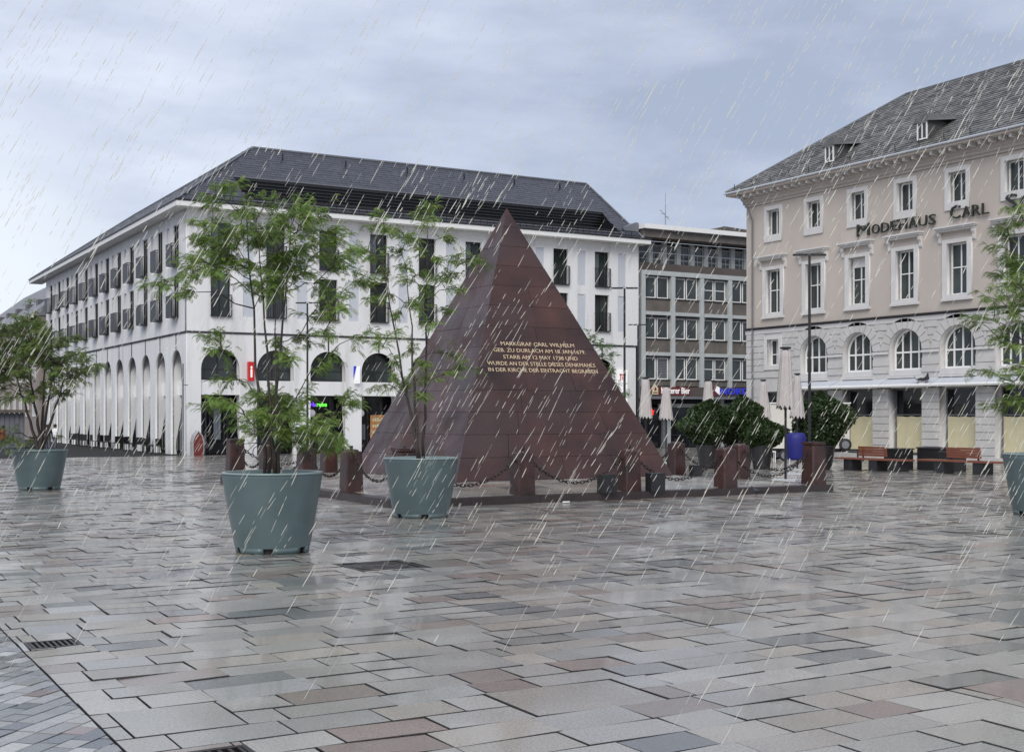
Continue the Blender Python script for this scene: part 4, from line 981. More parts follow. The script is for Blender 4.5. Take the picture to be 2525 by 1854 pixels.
# ================================================================ PLANTERS + TREES
def planter(x, y, label, rad=.605, hh=.95, rot=0):
    t = thing('planter', label, 'planter', (x, y, gz(x, y)), 0, 'large round blue-grey planters')
    bm = B(); rb_ = rad*.72
    # foot with two slots: built ring by ring, slots are real gaps
    n = 48; z1 = .07
    def rr(z): k = z/hh; return rb_+(rad-rb_)*k**.92
    zs = [z1, .1, .25, .4, .55, .7, .82, .9, hh-.012]
    lathe(bm, [(rr(z), z) for z in zs]+[(rr(hh)-.01, hh)], n)
    for q in range(6):                          # six feet between the slots, each one smooth strip
        ro_, ri_ = [], []
        for k in range(7):
            a = rot+q*PI/3+k*2*PI/n
            ro_.append([bm.verts.new((r_*math.cos(a), r_*math.sin(a), z)) for r_, z in ((rr(0), 0), (rr(z1), z1+.0005), (rr(z1)-.04, z1), (rr(0)-.04, 0))])
        for k in range(6):
            for m_ in range(4): bm.faces.new((ro_[k][m_], ro_[k+1][m_], ro_[k+1][(m_+1) % 4], ro_[k][(m_+1) % 4]))
        bm.faces.new(ro_[0]); bm.faces.new(ro_[-1][::-1])
    obj('pot', bm, M['planter'], t, True)
    bm = B(); lathe(bm, [(rr(hh)-.012, hh-.002), (rad+.004, hh-.012), (rad+.004, hh+.008), (rad-.006, hh+.014), (rad-.045, hh+.014), (rad-.052, hh+.005), (rad-.055, hh-.1)], n); obj('rim', bm, M['planter_rim'], t, True)
    bm = B(); lathe(bm, [(rad-.05, hh-.09), (rad*.5, hh-.06), (.001, hh-.03)], 24); obj('soil', bm, M['soil'], t)
    bm = B(); lathe(bm, [(rb_-.045, .001), (rb_-.03, .068), (.001, .069)], 24); obj('base', bm, M['darkline'], t)
    return t
def leafbm(bm, p, dirv, length, lw, droop, col, npair=8):
    """one pinnate drooping leaf"""
    d = Vector(dirv).normalized(); side = d.cross(Vector((0, 0, 1)))
    if side.length < .01: side = Vector((1, 0, 0))
    side.normalize(); pos = Vector(p); step = length/npair; fs = []; ang0 = random.uniform(.0, .4)
    for i in range(npair+1):
        a = ang0-droop*i/npair; t_ = (d*math.cos(a)+Vector((0, 0, 1))*math.sin(a)).normalized()
        nx_ = pos+t_*step; k = math.sin(PI*(i+1.2)/(npair+2)); ll = lw*k
        for s_ in (-1, 1):
            o_ = side*s_*.9+t_*.5-Vector((0, 0, .35+random.random()*.3)); o_.normalize(); wv = t_*lw*.14
            v_ = [bm.verts.new(pos), bm.verts.new(pos+o_*ll*.5+wv), bm.verts.new(pos+o_*ll), bm.verts.new(pos+o_*ll*.5-wv)]
            fs.append(bm.faces.new(v_))
        pos = nx_
    tint(bm, fs, col)
def tree(x, y, zb, tips, label, dens=13, spread=.2, ll=.17, lw=.045, stems=3, leafm='leaf', cb=(.075, .15, .032), group='young trees in the round planters', stem_top=None, brad=.02, npair=8):
    """tips: (side, height, depth) in metres about the stem foot, side = to the right as seen from the camera"""
    t = thing('tree', label, 'tree', (x, y, zb), 0, group); rnd = random.Random(int(x*100)+int(y*10)); rgt = Vector((CT, -ST, 0)); fwd = Vector((ST, CT, 0))
    P_ = [rgt*s_+fwd*d+Vector((0, 0, h)) for s_, h, d in tips]
    top = max(p.z for p in P_); st = []
    for k in range(stems):
        tgt = stem_top[k] if stem_top else (rnd.uniform(-.25, .25), top*rnd.uniform(.8, .98), rnd.uniform(-.2, .2))
        T = rgt*tgt[0]+fwd*tgt[2]+Vector((0, 0, tgt[1])); base = rgt*rnd.uniform(-.08, .08)+fwd*rnd.uniform(-.08, .08)+Vector((0, 0, -.06))
        pts = [];
        for i in range(11):
            s_ = i/10; q_ = base.lerp(T, s_); bow = math.sin(s_*PI)*.09*top/3; q_ += Vector((rnd.gauss(0, .012), rnd.gauss(0, .012), 0))+(rgt*(tgt[0]*.0)+fwd*0)*bow
            pts.append(q_)
        rad = [brad*(1-.82*i/10) for i in range(11)]; bm = B(); tube(bm, pts, rad, 7); obj('trunk', bm, M['bark'], t, True); st.append(pts)
    bmb = B(); bml = B()
    nodes = [q_ for pts in st for q_ in pts[2:]]
    P_.sort(key=lambda p: min((p-q_).length for q_ in nodes))
    for p in P_:                             # grow to each tip from the nearest wood lying below it
        q_ = min(nodes, key=lambda n_: (n_-p).length+1.6*max(0, n_.z-p.z+.12)+.25*max(0, (p.z-n_.z)-1.2)+.12*(n_ in ()))
        L_ = (p-q_).length; lift = min(.14*L_, .12)
        br = [q_]
        for f_ in (.25, .5, .75):
            c_ = q_.lerp(p, f_); c_.z += lift*math.sin(f_*PI)-(.10*L_*(1-f_) if f_ < .5 else 0); br.append(c_+Vector((rnd.gauss(0, .02), rnd.gauss(0, .02), rnd.gauss(0, .015)))*min(1, L_*2))
        br.append(p); r0 = brad*(.22+.16*min(L_, 1.2))
        tube(bmb, br, [r0, r0*.85, r0*.7, r0*.5, r0*.3], 5); nodes += br[1:4]
        out_ = (p-q_); out_.z *= .3
        if out_.length < .05: out_ = Vector((rnd.uniform(-1, 1), rnd.uniform(-1, 1), .2))
        out_.normalize(); cl = rnd.uniform(.75, 1.2)
        for tw in range(6):
            tv = (out_+Vector((rnd.gauss(0, .7), rnd.gauss(0, .7), rnd.gauss(.1, .3)))).normalized(); s0 = br[rnd.choice((2, 3, 3, 4))]; e_ = s0+tv*spread*rnd.uniform(.8, 1.7); e_.z -= .02
            tube(bmb, [s0, s0.lerp(e_, .5)+Vector((0, 0, .02)), e_], [brad*.14, brad*.11, brad*.06], 4, False)
            for i in range(max(2, dens//2)):
                f_ = rnd.uniform(.1, 1); o_ = s0.lerp(e_, f_)+Vector((rnd.gauss(0, .02), rnd.gauss(0, .02), rnd.gauss(0, .02)))
                dv = (tv*.8+Vector((rnd.gauss(0, .6), rnd.gauss(0, .6), rnd.gauss(0, .2)))); k = cl*rnd.uniform(.75, 1.3); yl = rnd.uniform(.9, 1.25)
                leafbm(bml, o_, dv, ll*rnd.uniform(.7, 1.2), lw, rnd.uniform(1.1, 2.0), (cb[0]*k*yl, cb[1]*k, cb[2]*k), npair)
    obj('branches', bmb, M['bark'], t, True)
    tag(obj('foliage', bml, M[leafm], t, recalc=False), kind='stuff'); return t
def plant_at(px, Y): X = (px-1262.5)/3118*Y; return X*CT+Y*ST, -X*ST+Y*CT
VS = 2525/2250
def tips_from(lst, pxc, Y, zb, dep, extra=0, seed=1):
    rnd = random.Random(seed); o = []
    for vx, vy in lst:
        X = (vx*VS-pxc)/3118*Y; Z = EYE+(1023-vy*VS)/3118*Y-zb; o.append((X, Z, rnd.uniform(-dep, dep)))
        for _ in range(extra): o.append((X+rnd.gauss(0, .12), Z+rnd.gauss(0, .1), rnd.uniform(-dep, dep)))
    return o
RIMZ = .87
# nearest tree
px, Y = 672, 15.35; x, y = plant_at(px, Y); planter(x, y, 'nearest blue-grey planter, left of centre, holding a tall loose tree', rot=.2)
T1 = [(470, 398), (445, 440), (500, 455), (555, 480), (610, 470), (665, 480), (715, 510), (765, 560), (785, 610), (740, 590), (690, 560), (630, 535), (570, 530), (510, 515), (440, 525), (405, 500), (395, 585), (410, 610), (455, 590), (500, 580), (375, 640), (420, 655), (545, 590), (600, 585), (650, 600), (700, 615), (745, 650), (480, 560), (530, 550), (590, 520), (640, 500), (680, 530), (560, 505), (520, 620), (580, 630), (620, 650), (440, 740), (470, 765), (600, 750), (655, 745), (720, 735), (785, 735), (640, 790), (700, 790), (690, 660), (760, 690), (500, 830), (610, 560), (655, 560), (540, 470), (585, 455), (640, 445), (700, 480),
      (450, 890), (500, 880), (550, 905), (600, 880), (650, 900), (705, 920), (735, 880), (765, 890), (560, 950), (620, 950), (680, 955), (715, 965), (745, 975), (640, 990), (590, 920), (570, 870), (660, 940), (700, 1000), (630, 920), (540, 925), (610, 980)]
rx = random.Random(31)
for k in range(22): a = rx.uniform(0, 2*PI); r_ = math.sqrt(rx.random()); T1.append((585+170*r_*math.cos(a), 545+85*r_*math.sin(a)))
for k in range(8): T1.append((rx.uniform(520, 720), rx.uniform(860, 960)))
tree(x, y, RIMZ, tips_from(T1, px, Y, RIMZ, .65, 0, 2), 'tall loose feathery tree in the nearest planter', dens=20, spread=.18, ll=.135, lw=.042, stems=4, cb=(.15, .245, .05), stem_top=[(-.38, 3.5, .1), (-.15, 3.1, -.2), (.22, 3.3, .15), (.05, 2.2, -.1)], brad=.024)
# middle tree
px, Y = 1038, 20.5; x, y = plant_at(px, Y); planter(x, y, 'middle blue-grey planter standing before the left face of the pyramid', rot=.35)
T2 = [(950, 448), (920, 465), (830, 465), (812, 490), (850, 500), (895, 515), (945, 500), (975, 525), (870, 540), (822, 560), (795, 545), (930, 560), (995, 565), (1030, 580), (1048, 572), (985, 600), (960, 625), (995, 640), (900, 620), (840, 640), (805, 620), (812, 670), (860, 690), (920, 680), (975, 680), (955, 715), (872, 740), (900, 765), (840, 760), (930, 800), (995, 780), (1030, 808), (985, 825), (862, 835), (890, 850), (822, 850), (935, 870), (880, 580), (920, 600), (845, 590), (895, 660), (940, 655), (1000, 615), (965, 580), (910, 530), (860, 520), (870, 790), (915, 830)]
tree(x, y, RIMZ, tips_from(T2, px, Y, RIMZ, .7, 0, 5), 'slender twin-stemmed tree in the middle planter', dens=14, spread=.17, ll=.15, lw=.048, stems=3, stem_top=[(-.7, 3.6, .1), (.12, 3.9, -.15), (-.25, 3.2, .2)], brad=.028, cb=(.155, .25, .052))
# left tree
px, Y = 97, 28.1; x, y = plant_at(px, Y); planter(x, y, 'farthest blue-grey planter at the left with a bushy tree', rad=.60, hh=.87)
rnd = random.Random(9); T3 = []
for k in range(80):
    a = rnd.uniform(0, 2*PI); r_ = math.sqrt(rnd.random()); T3.append((75+r_*112*math.cos(a), 785+r_*95*math.sin(a)))
T3 += [(40, 960), (60, 975), (25, 950), (80, 970)]
tree(x, y, .8, tips_from(T3, px, Y, .8, 1.0, 0, 7), 'dense dark bushy tree in the planter on the left', dens=16, spread=.28, ll=.18, lw=.06, stems=5, stem_top=[(-.7, 1.9, .3), (-.2, 2.2, -.2), (.35, 2.1, .1), (.7, 1.8, -.3), (0, 2.3, .3)], brad=.045, cb=(.12, .185, .045), npair=8)
# right tree
px, Y = 2572, 21.0; x, y = plant_at(px, Y); planter(x, y, 'blue-grey planter cut off by the right edge of the photo', rad=.64, hh=1.0)
T4 = [(2205, 468), (2215, 500), (2240, 490), (2195, 540), (2235, 560), (2165, 640), (2155, 662), (2200, 650), (2240, 625), (2140, 708), (2180, 700), (2230, 690), (2205, 742), (2240, 760), (2155, 825), (2190, 815), (2232, 832), (2212, 890), (2245, 880), (2215, 600), (2230, 520), (2250, 590), (2245, 720)]
for k in range(45): T4.append((rnd.uniform(2245, 2440), rnd.uniform(525, 900)))
tree(x, y, .92, tips_from(T4, px, Y, .92, .8, 0, 3), 'feathery tree reaching in from the right edge', dens=14, spread=.19, ll=.17, lw=.052, stems=3, brad=.028, cb=(.155, .25, .052))
# tree behind the pyramid
px, Y = 1475, 38.0; x, y = plant_at(px, Y); planter(x, y, 'planter hidden behind the pyramid on its right')
T5 = [(1300, 745), (1320, 760), (1335, 780), (1310, 800), (1340, 820), (1350, 850), (1330, 840), (1300, 780), (1290, 800), (1360, 870)]
tree(x, y, .7, tips_from(T5, px, Y, .7, .6, 0, 4), 'small tree peeping out behind the right slope of the pyramid', dens=12, spread=.26, ll=.2, lw=.08, stems=2, brad=.03, npair=6)

# ================================================================ LAMPS
def lamp(px, Y, label, ztop=6.95):
    x, y = plant_at(px, Y); zb = gz(x, y); t = thing('street_lamp', label, 'street lamp', (x, y, zb), -TH, 'double-armed street lamps'); h_ = ztop-zb
    bm = B(); tube(bm, [(0, 0, 0), (0, 0, .9), (0, 0, .95), (0, 0, h_)], [.075, .075, .055, .042], 8); obj('pole', bm, M['black'], t)
    for s_ in (-1, 1):
        bm = B(); pts = []
        for k in range(14):
            a = k*2*PI/14; pts.append((s_*.31+.25*math.cos(a), .13*math.sin(a)))
        prism(bm, pts, lambda a, b, d: (a, b, d), h_-.02, h_+.035); obj('lamp_head', bm, M['black'], t)
    bm = B(); box(bm, -.12, .12, -.03, .03, h_+.036, h_+.05); obj('crossbar', bm, M['black'], t)
lamp(1540, 53, 'double-armed lamp in front of the right end of the white building'); lamp(1573, 74.5, 'farther double-armed lamp before the grey office corner')
lamp(1996, 42, 'double-armed street lamp in front of the beige store'); lamp(758, 60, 'street lamp half hidden behind the nearest tree')

# ================================================================ PARASOLS
def parasol(px, Y, ztop_, zbot, rb_, label, rt=.13):
    x, y = plant_at(px, Y); zb = gz(x, y); t = thing('closed_parasol', label, 'parasol', (x, y, zb), random.uniform(0, 1), 'closed beige parasols')
    h1, h0 = ztop_-zb, zbot-zb; bm = B(); n = 48; k0 = random.uniform(0, 6)
    prof = [(rt*.6, h1+.0), (rt, h1-.04)]+[(rt+(rb_-rt)*(s_/8)**1.0, h1-.04-(h1-.04-h0)*s_/8) for s_ in range(1, 9)]
    def amp(j, a): return 1+.05*math.sin(a*7+k0)+(.16 if j > 1 else .05)*(abs(math.sin(a*6+.2*j))-.5)
    lathe(bm, prof, n, amp=amp)
    for v_ in bm.verts:
        if v_.co.z < h0+.01: v_.co.z += .06*math.sin(math.atan2(v_.co.y, v_.co.x)*12)+.02
    obj('canopy', bm, M['cloth'], t, True)
    bm = B(); tube(bm, [(0, 0, .05), (0, 0, h1+.03)], .032, 8); obj('pole', bm, M['black'], t)
    bm = B(); lathe(bm, [(.01, h1+.07), (rt*1.2, h1+.06), (rt*1.2, h1+.01), (.01, h1)], 12); obj('finial', bm, M['black'], t)
    bm = B()
    for k in range(6):
        a = k*PI/3; tube(bm, [(rb_*.5*math.cos(a), rb_*.5*math.sin(a), h0+.25), (rb_*.55*math.cos(a), rb_*.55*math.sin(a), h0-.05)], .018, 4)
    obj('rib_tip', bm, M['black'], t)
    bm = B(); box(bm, -.3, .3, -.3, .3, .0, .06); obj('base_plate', bm, M['concrete'], t)
parasol(1592, 49, 3.05, 1.53, .25, 'leftmost closed parasol, beside the pyramid edge'); parasol(1642.5, 54, 2.85, 1.45, .29, 'second closed parasol from the left, smaller, before the beer sign')
parasol(1746.5, 50, 3.0, 1.47, .28, 'closed parasol above the left shrub, before the fish shop sign'); parasol(1882, 50.5, 3.0, 1.52, .31, 'closed parasol left of the large one', .1)
parasol(1937, 33, 3.36, 1.83, .235, 'largest closed parasol, nearest, with its pole base visible', .12); parasol(1966, 43.5, 3.02, 1.55, .25, 'closed parasol half hidden behind the largest one', .09)

# ================================================================ SHRUBS IN DARK POTS
def shrub(px, Y, w_, h_, potw, label, zlow=None, peak=.0, seed=1):
    x, y = plant_at(px, Y); zb = gz(x, y); t = thing('potted_shrub', label, 'shrub', (x, y, zb), 0, 'dark shrubs in black pots'); rnd = random.Random(seed)
    w_ *= .88; ph_ = .85; bm = B(); lathe(bm, [(potw*.36, 0), (potw*.5, ph_-.05), (potw*.53, ph_-.05), (potw*.53, ph_), (potw*.45, ph_), (potw*.44, ph_-.08), (.01, ph_-.08)], 20); obj('pot', bm, M['black'], t)
    bm = B(); tube(bm, [(0, 0, ph_-.1), (.02, 0, ph_+.5), (0, .03, ph_+h_*.6)], [.05, .04, .015], 6); obj('trunk', bm, M['bark'], t)
    bm = B(); lob = [(rnd.uniform(0, 2*PI), rnd.uniform(.1, .9), rnd.uniform(.1, .55)) for _ in range(20)]
    for k in range(21000):
        a = rnd.uniform(0, 2*PI); f_ = rnd.random(); env = math.sin(PI*min(max(f_*.93+.07, 0), 1)**.8)**.7
        lb = 1+sum(am*math.exp(-((math.atan2(math.sin(a-a0), math.cos(a-a0)))**2)*3-((f_-f0)*6)**2) for a0, f0, am in lob)-.12
        r_ = w_/2*env*lb*math.sqrt(rnd.uniform(.2, 1.22)); z = ph_-.12+h_*f_
        c_ = Vector((r_*math.cos(a)+peak*f_, r_*math.sin(a), z)); s_ = rnd.uniform(.035, .075)
        n_ = Vector((rnd.gauss(0, 1), rnd.gauss(0, 1), rnd.gauss(.3, 1))).normalized(); u_ = n_.orthogonal().normalized(); w2 = n_.cross(u_)
        v_ = [bm.verts.new(c_+u_*s_), bm.verts.new(c_+w2*s_*.5), bm.verts.new(c_-u_*s_), bm.verts.new(c_-w2*s_*.5)]
        kk = rnd.uniform(.5, 1.5)*(.7+.4*lb); tint(bm, [bm.faces.new(v_)], (.035*kk, .06*kk, .02*kk))
    tag(obj('foliage', bm, M['leafd'], t, recalc=False), kind='stuff')
shrub(1746, 45.5, 1.35, 1.75, .85, 'left dark shrub in a black pot behind the chains', seed=2, peak=.1); shrub(1828, 46.5, 1.45, 1.95, .9, 'tall middle dark shrub behind the paired stone posts', seed=3)
shrub(1878, 44.5, 1.1, 1.1, .8, 'low round dark shrub left of the blue bin', seed=4); shrub(2024, 44, 1.65, 2.0, 1.0, 'broad dark shrub right of the largest parasol', seed=5)

# ================================================================ TRAILER, BIN, TABLE, BENCHES
def wheel(parent, x, y, z, r_, name='wheel'):
    wobj = bpy.data.objects.new(name, None); COL.objects.link(wobj); wobj.parent = parent; wobj.location = (x, y, z)
    bm = B(); prof = []; n = 20
    pr = [(r_*.62, -.06), (r_*.95, -.07), (r_, -.03), (r_, .03), (r_*.95, .07), (r_*.62, .06)]
    rings = [[bm.verts.new((rr*math.cos(k*2*PI/n), d, rr*math.sin(k*2*PI/n))) for k in range(n)] for rr, d in pr]
    for i in range(len(rings)-1):
        for k in range(n): bm.faces.new((rings[i][k], rings[i][(k+1) % n], rings[i+1][(k+1) % n], rings[i+1][k]))
    obj('tyre', bm, M['tire'], wobj, True)
    bm = B(); prism(bm, [(r_*.61*math.cos(k*2*PI/n), r_*.61*math.sin(k*2*PI/n)) for k in range(n)], lambda a, b, d: (a, -d, b), -.04, .04); prism(bm, [(r_*.22*math.cos(k*2*PI/8), r_*.22*math.sin(k*2*PI/8)) for k in range(8)], lambda a, b, d: (a, -d, b), .041, .07); obj('rim', bm, M['metal'], wobj)
x, y = plant_at(1985, 60); t = thing('market_trailer', 'cream box trailer with dark waist line and wheels behind the shrubs', 'trailer', (x, y, gz(x, y)), -TH)
M['trailer'] = mat('cream_trailer_paint', (.62, .60, .55), .4, .06, .8)
bm = B(); box(bm, -1.85, 1.85, -1, 1, .60, 2.68); bmesh.ops.bevel(bm, geom=bm.edges[:], offset=.04, segments=2); obj('body', bm, M['trailer'], t)
bm = B(); box(bm, -1.8, 1.8, -1.02, -.998, 1.46, 1.50); obj('waist_line', bm, M['black'], t)
bm = B(); box(bm, .9, .93, -1.018, -.999, .65, 2.6); box(bm, -.4, -.38, -1.018, -.999, 1.52, 2.6); obj('door_gap', bm, M['lead'], t)
bm = B(); box(bm, -1.9, 1.9, -1.06, 1.06, 2.69, 2.74); obj('roof', bm, M['fascia'], t)
bm = B(); box(bm, -1.7, 1.75, -.7, .7, .42, .58); obj('chassis', bm, M['black'], t)
wheel(t, -1.17, -.88, .28, .27); wheel(t, 1.62, -1.12, .78, .29, 'spare_wheel'); wheel(t, -1.17, .88, .28, .27)
bm = B(); tube(bm, [(1.8, 0, .5), (2.6, 0, .5)], .05, 6); tube(bm, [(2.5, 0, .55), (2.5, 0, 0)], .04, 6); obj('drawbar', bm, M['black'], t)
x, y = plant_at(1963, 38.5); t = thing('blue_bin', 'bright blue soft bin on a pale metal frame behind the chain', 'bin', (x, y, gz(x, y)), -TH)
bm = B(); rings = []
for z, r_ in ((.45, .25), (.52, .28), (.85, .29), (1.08, .30), (1.24, .27), (1.28, .18)):
    rings.append([bm.verts.new((r_*math.cos(k*PI/10)*(1+.04*math.sin(k*2.1+z*5)), r_*.85*math.sin(k*PI/10)*(1+.04*math.cos(k*1.7+z*3)), z)) for k in range(20)])
for i in range(len(rings)-1):
    for k in range(20): bm.faces.new((rings[i][k], rings[i][(k+1) % 20], rings[i+1][(k+1) % 20], rings[i+1][k]))
bm.faces.new(rings[0]); bm.faces.new(rings[-1]); obj('sack', bm, M['blue'], t, True)
bm = B()
for sx in (-1, 1):
    for sy in (-1, 1): tube(bm, [(sx*.27, sy*.22, 0), (sx*.24, sy*.2, .5)], .018, 5)
for sy in (-1, 1): box(bm, -.29, .29, sy*.22-.015, sy*.22+.015, .02, .05)
obj('frame', bm, M['panel'], t)
x, y = plant_at(1900, 56); t = thing('white_table', 'small white garden table left of the blue bin', 'table', (x, y, gz(x, y)), -TH)
bm = B(); box(bm, -.2, .2, -.2, .2, .46, .5); obj('table_top', bm, M['white'], t)
for sx in (-1, 1):
    for sy in (-1, 1): bm = B(); box(bm, sx*.17-.018, sx*.17+.018, sy*.17-.018, sy*.17+.018, 0, .459); obj('leg', bm, M['white'], t)
def bench(v0, v1, blocks, bk, label):
    ym = (v0+v1)/2; ub = 31.85; zb = gz(ub, ym); t = thing('bench', label, 'bench', (ub, ym, zb), 0, 'long benches with orange wooden backs')
    for k in range(4): bm = B(); box(bm, -.30+k*.15, -.30+k*.15+.135, v0-ym, v1-ym, .37, .42); obj('seat_slat', bm, M['wood'], t)
    for b in blocks: bm = B(); box(bm, -.24, .24, b-ym-.19, b-ym+.19, -.03, .366); bmesh.ops.bevel(bm, geom=bm.edges[:], offset=.02, segments=1); obj('block', bm, M['black'], t)
    for k in range(4): bm = B(); z = .48+k*.085; box(bm, .18-.01*k, .24-.01*k, bk[0]-ym, bk[1]-ym, z, z+.076); obj('back_slat', bm, M['wood'], t)
    bm = B(); box(bm, .245, .27, bk[0]-ym+.1, bk[0]-ym+.16, .3, .8); box(bm, .245, .27, bk[1]-ym-.16, bk[1]-ym-.1, .3, .8); obj('back_bracket', bm, M['black'], t)
bench(29.35, 32.4, (31.85, 30.7, 29.75), (30.5, 31.75), 'left long bench before the beige store'); bench(25.6, 28.75, (27.9, 26.4), (26.65, 27.95), 'right long bench nearer the edge planter')
# dark stacked furniture behind the benches
def crate(x, y, w_, d_, h_, label, leg=False):
    t = thing('planter_box', label, 'planter box', (x, y, gz(x, y)), 0, 'dark boxes behind the benches')
    bm = B(); box(bm, -w_, w_, -d_, d_, 0, h_); bmesh.ops.bevel(bm, geom=bm.edges[:], offset=.03, segments=1); obj('box', bm, M['black'], t)
    bm = B(); box(bm, -w_-.03, w_+.03, -d_-.03, d_+.03, h_+.001, h_+.05); obj('lid', bm, M['darkline'], t)
crate(33.6, 31.4, .35, .32, .70, 'dark box behind the left end of the left bench'); crate(34.2, 30.2, .35, .62, .74, 'long dark box behind the gap between the benches'); crate(33.4, 28.9, .3, .3, .62, 'small dark box left of the right bench back')
# litter
t = thing('paper_scrap', 'small white crumpled paper on the wet slabs below the inscription', 'litter', (12.68, 20.0, .004), .4)
bm = B(); hexa(bm, [(x, y, z+random.uniform(0, .015)) for x in (-.06, .06) for y in (-.04, .04) for z in (0, .03)]); obj('paper', bm, M['white'], t)

# cafe chairs in the arcade, bicycle
def chair_proto(x, y, rot, label):
    t = thing('cafe_chair', label, 'chair', (x, y, -.51), rot, 'dark cafe chairs under the arcade')
    bm = B(); box(bm, -.2, .2, -.2, .2, .42, .46); obj('seat', bm, M['black'], t)
    bm = B(); box(bm, -.2, .2, .17, .2, .47, .85); obj('backrest', bm, M['black'], t)
    for sx in (-1, 1):
        for sy in (-1, 1): bm = B(); box(bm, sx*.18-.015, sx*.18+.015, sy*.18-.015, sy*.18+.015, 0, .419); obj('leg', bm, M['black'], t)
    return t
c0 = chair_proto(18.0, 70.2, .3, 'dark cafe chairs in a row along the left arcade of the white building')
for k in range(17):
    c = copy_tree(c0); c.location = (17.9+random.uniform(-.35, .35), 71.2+k*1.45+random.uniform(-.3, .3), -.51); c.rotation_euler = (0, 0, random.uniform(0, 6))
x, y = plant_at(614, 62); t = thing('bicycle', 'dark bicycle parked by the arcade behind the near tree', 'bicycle', (x, y, gz(x, y)), -TH+.3)
for s_ in (-.5, .5):
    wh = bpy.data.objects.new('wheel', None); COL.objects.link(wh); wh.parent = t; wh.location = (s_, 0, .33)
    bm = B(); pts = [(.32*math.cos(k*PI/10), 0, .32*math.sin(k*PI/10)) for k in range(21)]; tube(bm, pts, .02, 5, False); obj('tyre', bm, M['tire'], wh)
    bm = B()
    for k in range(6): a = k*PI/6; tube(bm, [(.31*math.cos(a), 0, .31*math.sin(a)), (-.31*math.cos(a), 0, -.31*math.sin(a))], .003, 3)
    obj('spokes', bm, M['metal'], wh)
bm = B(); 
for a, b in (((-.5, .33), (-.15, .3)), ((-.15, .3), (-.3, .85)), ((-.15, .3), (.35, .8)), ((-.25, .75), (.35, .8)), ((-.5, .33), (-.25, .75)), ((.35, .85), (.5, .33))): tube(bm, [(a[0], 0, a[1]), (b[0], 0, b[1])], .018, 5)
obj('frame', bm, M['black'], t)
bm = B(); box(bm, -.42, -.2, -.06, .06, .86, .91); obj('saddle', bm, M['black'], t)
bm = B(); tube(bm, [(.35, 0, .85), (.37, 0, .95)], .015, 5); tube(bm, [(.3, -.25, .97), (.38, 0, .96), (.3, .25, .97)], .014, 5); obj('handlebar', bm, M['black'], t)

# ================================================================ PEOPLE (far left)
def person(px, Y, label, top, rot, h=1.62, walk=.18):
    x, y = plant_at(px, Y); t = thing('person', label, 'person', (x, y, gz(x, y)), rot); s = h/1.75
    J = {'pel': (0, 0, .95), 'wst': (0, .0, 1.1), 'chs': (0, 0, 1.32), 'nck': (0, 0, 1.48), 'hd': (.02, 0, 1.60), 'top': (.02, 0, 1.72)}
    for sd_, k in ((1, 'l'), (-1, 'r')):
        J['h'+k] = (0, sd_*.09, .92); J['k'+k] = (.06+sd_*walk*.5, sd_*.09, .5); J['a'+k] = (sd_*walk-.02, sd_*.09, .08); J['t'+k] = (sd_*walk+.14, sd_*.1, .03)
        J['s'+k] = (0, sd_*.18, 1.42); J['e'+k] = (-sd_*walk*.5, sd_*.23, 1.14); J['w'+k] = (-sd_*walk*.5+.1, sd_*.22, .92); J['f'+k] = (-sd_*walk*.5+.14, sd_*.21, .84)
    E_ = [('pel', 'wst'), ('wst', 'chs'), ('chs', 'nck'), ('nck', 'hd'), ('hd', 'top')]+sum([[('pel', 'h'+k), ('h'+k, 'k'+k), ('k'+k, 'a'+k), ('a'+k, 't'+k), ('chs', 's'+k), ('s'+k, 'e'+k), ('e'+k, 'w'+k), ('w'+k, 'f'+k)] for k in 'lr'], [])
    rad = dict(pel=.15, wst=.135, chs=.16, nck=.06, hd=.10, top=.08); rad.update({a+k: r_ for k in 'lr' for a, r_ in (('h', .1), ('k', .06), ('a', .045), ('t', .035), ('s', .07), ('e', .045), ('w', .033), ('f', .025))})
    nm = list(J); me = bpy.data.meshes.new('body'); me.from_pydata([Vector(J[n])*s for n in nm], [(nm.index(a), nm.index(b)) for a, b in E_], [])
    o = bpy.data.objects.new('body', me); COL.objects.link(o); md = o.modifiers.new('s', 'SKIN'); sk = me.skin_vertices[0].data
    for i, n in enumerate(nm): sk[i].radius = (rad[n]*s, rad[n]*s); sk[i].use_root = n == 'pel'
    o.modifiers.new('u', 'SUBSURF').levels = 1; bpy.context.view_layer.update()
    me2 = bpy.data.meshes.new_from_object(o.evaluated_get(bpy.context.evaluated_depsgraph_get())); bpy.data.objects.remove(o)
    me2.materials.clear()
    for q in (M['skin'], top, M['jeans'], M['black']): me2.materials.append(q)
    for p in me2.polygons:
        z = p.center.z/s; r_ = math.hypot(p.center.x, p.center.y)/s
        p.material_index = 0 if z > 1.47 else (3 if z < .1 else (2 if z < .95 and abs(p.center.y)/s < .19 else (0 if z < .9 else 1))); p.use_smooth = True
    bo = bpy.data.objects.new('body', me2); COL.objects.link(bo); bo.parent = t
    bm = B(); bmesh.ops.create_uvsphere(bm, u_segments=12, v_segments=8, radius=.115*s, matrix=Matrix.Translation((0, 0, 1.66*s))); 
    for v_ in bm.verts:
        if v_.co.x > .06*s and v_.co.z < 1.69*s: v_.co.x = .05*s
    obj('hair', bm, M['hair'], t, True)
    return t
person(8, 66, 'person in a red jacket at the left edge of the photo', M['jacket'], 2.6)
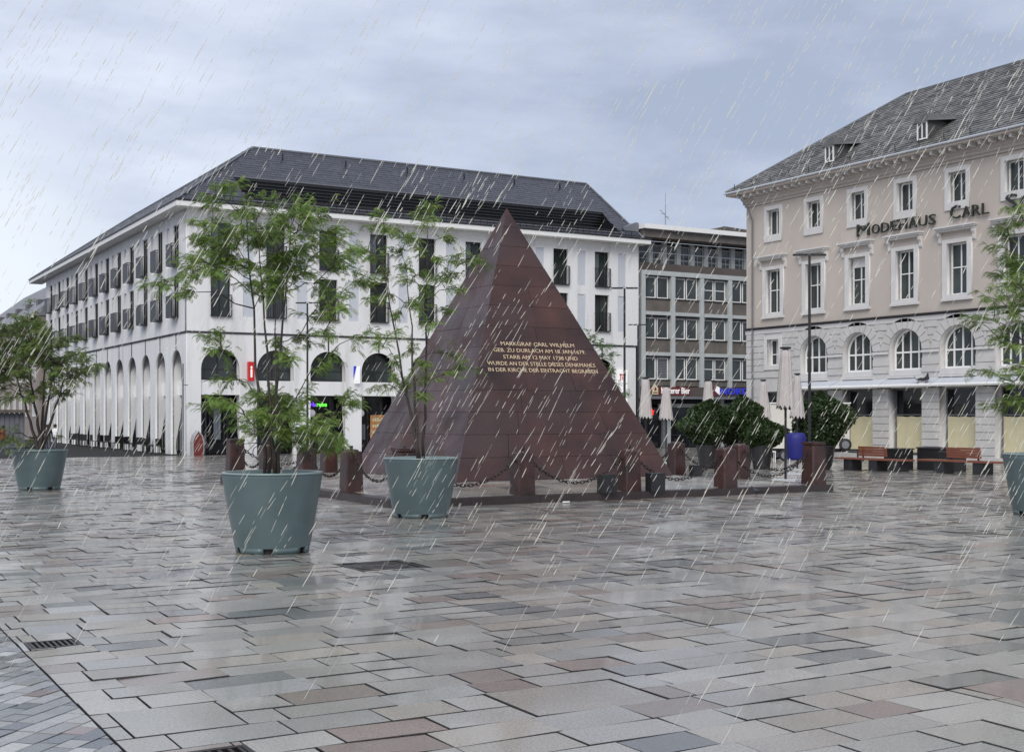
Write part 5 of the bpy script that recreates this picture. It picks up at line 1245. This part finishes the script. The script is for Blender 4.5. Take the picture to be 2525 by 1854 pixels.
person(118, 72, 'person in dark clothes far behind the left planter', M['black'], 1.2)
person(136, 74, 'person in a white shirt far behind the left planter', M['white'], .6)

# ================================================================ RAIN
bm = B(); rnd = random.Random(11); rgt = Vector((CT, -ST, 0)); fwd = Vector((ST, CT, 0))
verts = []; faces = []
def drop(p, d, l, r_):
    a = d.orthogonal().normalized(); b = d.cross(a); i0 = len(verts)
    verts.append(p-d*l/2)
    for s_, rr in ((-.25, r_), (.3, r_)):
        for k in range(3): t_ = k*2*PI/3; verts.append(p+d*l*s_+(a*math.cos(t_)+b*math.sin(t_))*rr)
    verts.append(p+d*l/2)
    for k in range(3):
        k2 = (k+1) % 3; faces.append((i0, i0+1+k2, i0+1+k)); faces.append((i0+1+k, i0+1+k2, i0+4+k2, i0+4+k)); faces.append((i0+4+k, i0+4+k2, i0+7))
for k in range(3900):
    Y = 3.2+15*rnd.random()**.62; X = rnd.uniform(-9, 9); Z = rnd.uniform(.1, 8.8) if k < 13000 else rnd.uniform(2.8, 8.8)
    if abs(X) > .55*Y+1.5 or Z > 1.8+.42*Y+1: continue
    d = (rgt*-.50+fwd*rnd.gauss(-.05, .03)+Vector((0, 0, -.87+rnd.gauss(0, .02)))); d += rgt*rnd.gauss(0, .045); d.normalize()
    p = rgt*X+fwd*Y+Vector((0, 0, Z)); n = rnd.choice((1, 2, 2, 3, 4, 5)); w_ = rnd.uniform(.0009, .0025)*(.55+Y/10)*(1.25 if Z > 1.65+.1*Y else 1)
    for i in range(n):
        l = rnd.uniform(.05, .19); drop(p, d, l, w_*rnd.uniform(.6, 1.1)); p = p+d*(l+rnd.uniform(.01, .06))
        if p.z < .02: break
me = bpy.data.meshes.new('rain'); me.from_pydata(verts, [], faces); me.materials.append(M['rain']); me.materials.append(M['rain2'])
for p_ in me.polygons: p_.material_index = 1 if (p_.index//9)*2654435761 % 100 < 55 else 0
ro = bpy.data.objects.new('rain', me); COL.objects.link(ro); bm.free()
tag(ro, 'slanting rain drops falling over the whole square', 'rain', kind='stuff')
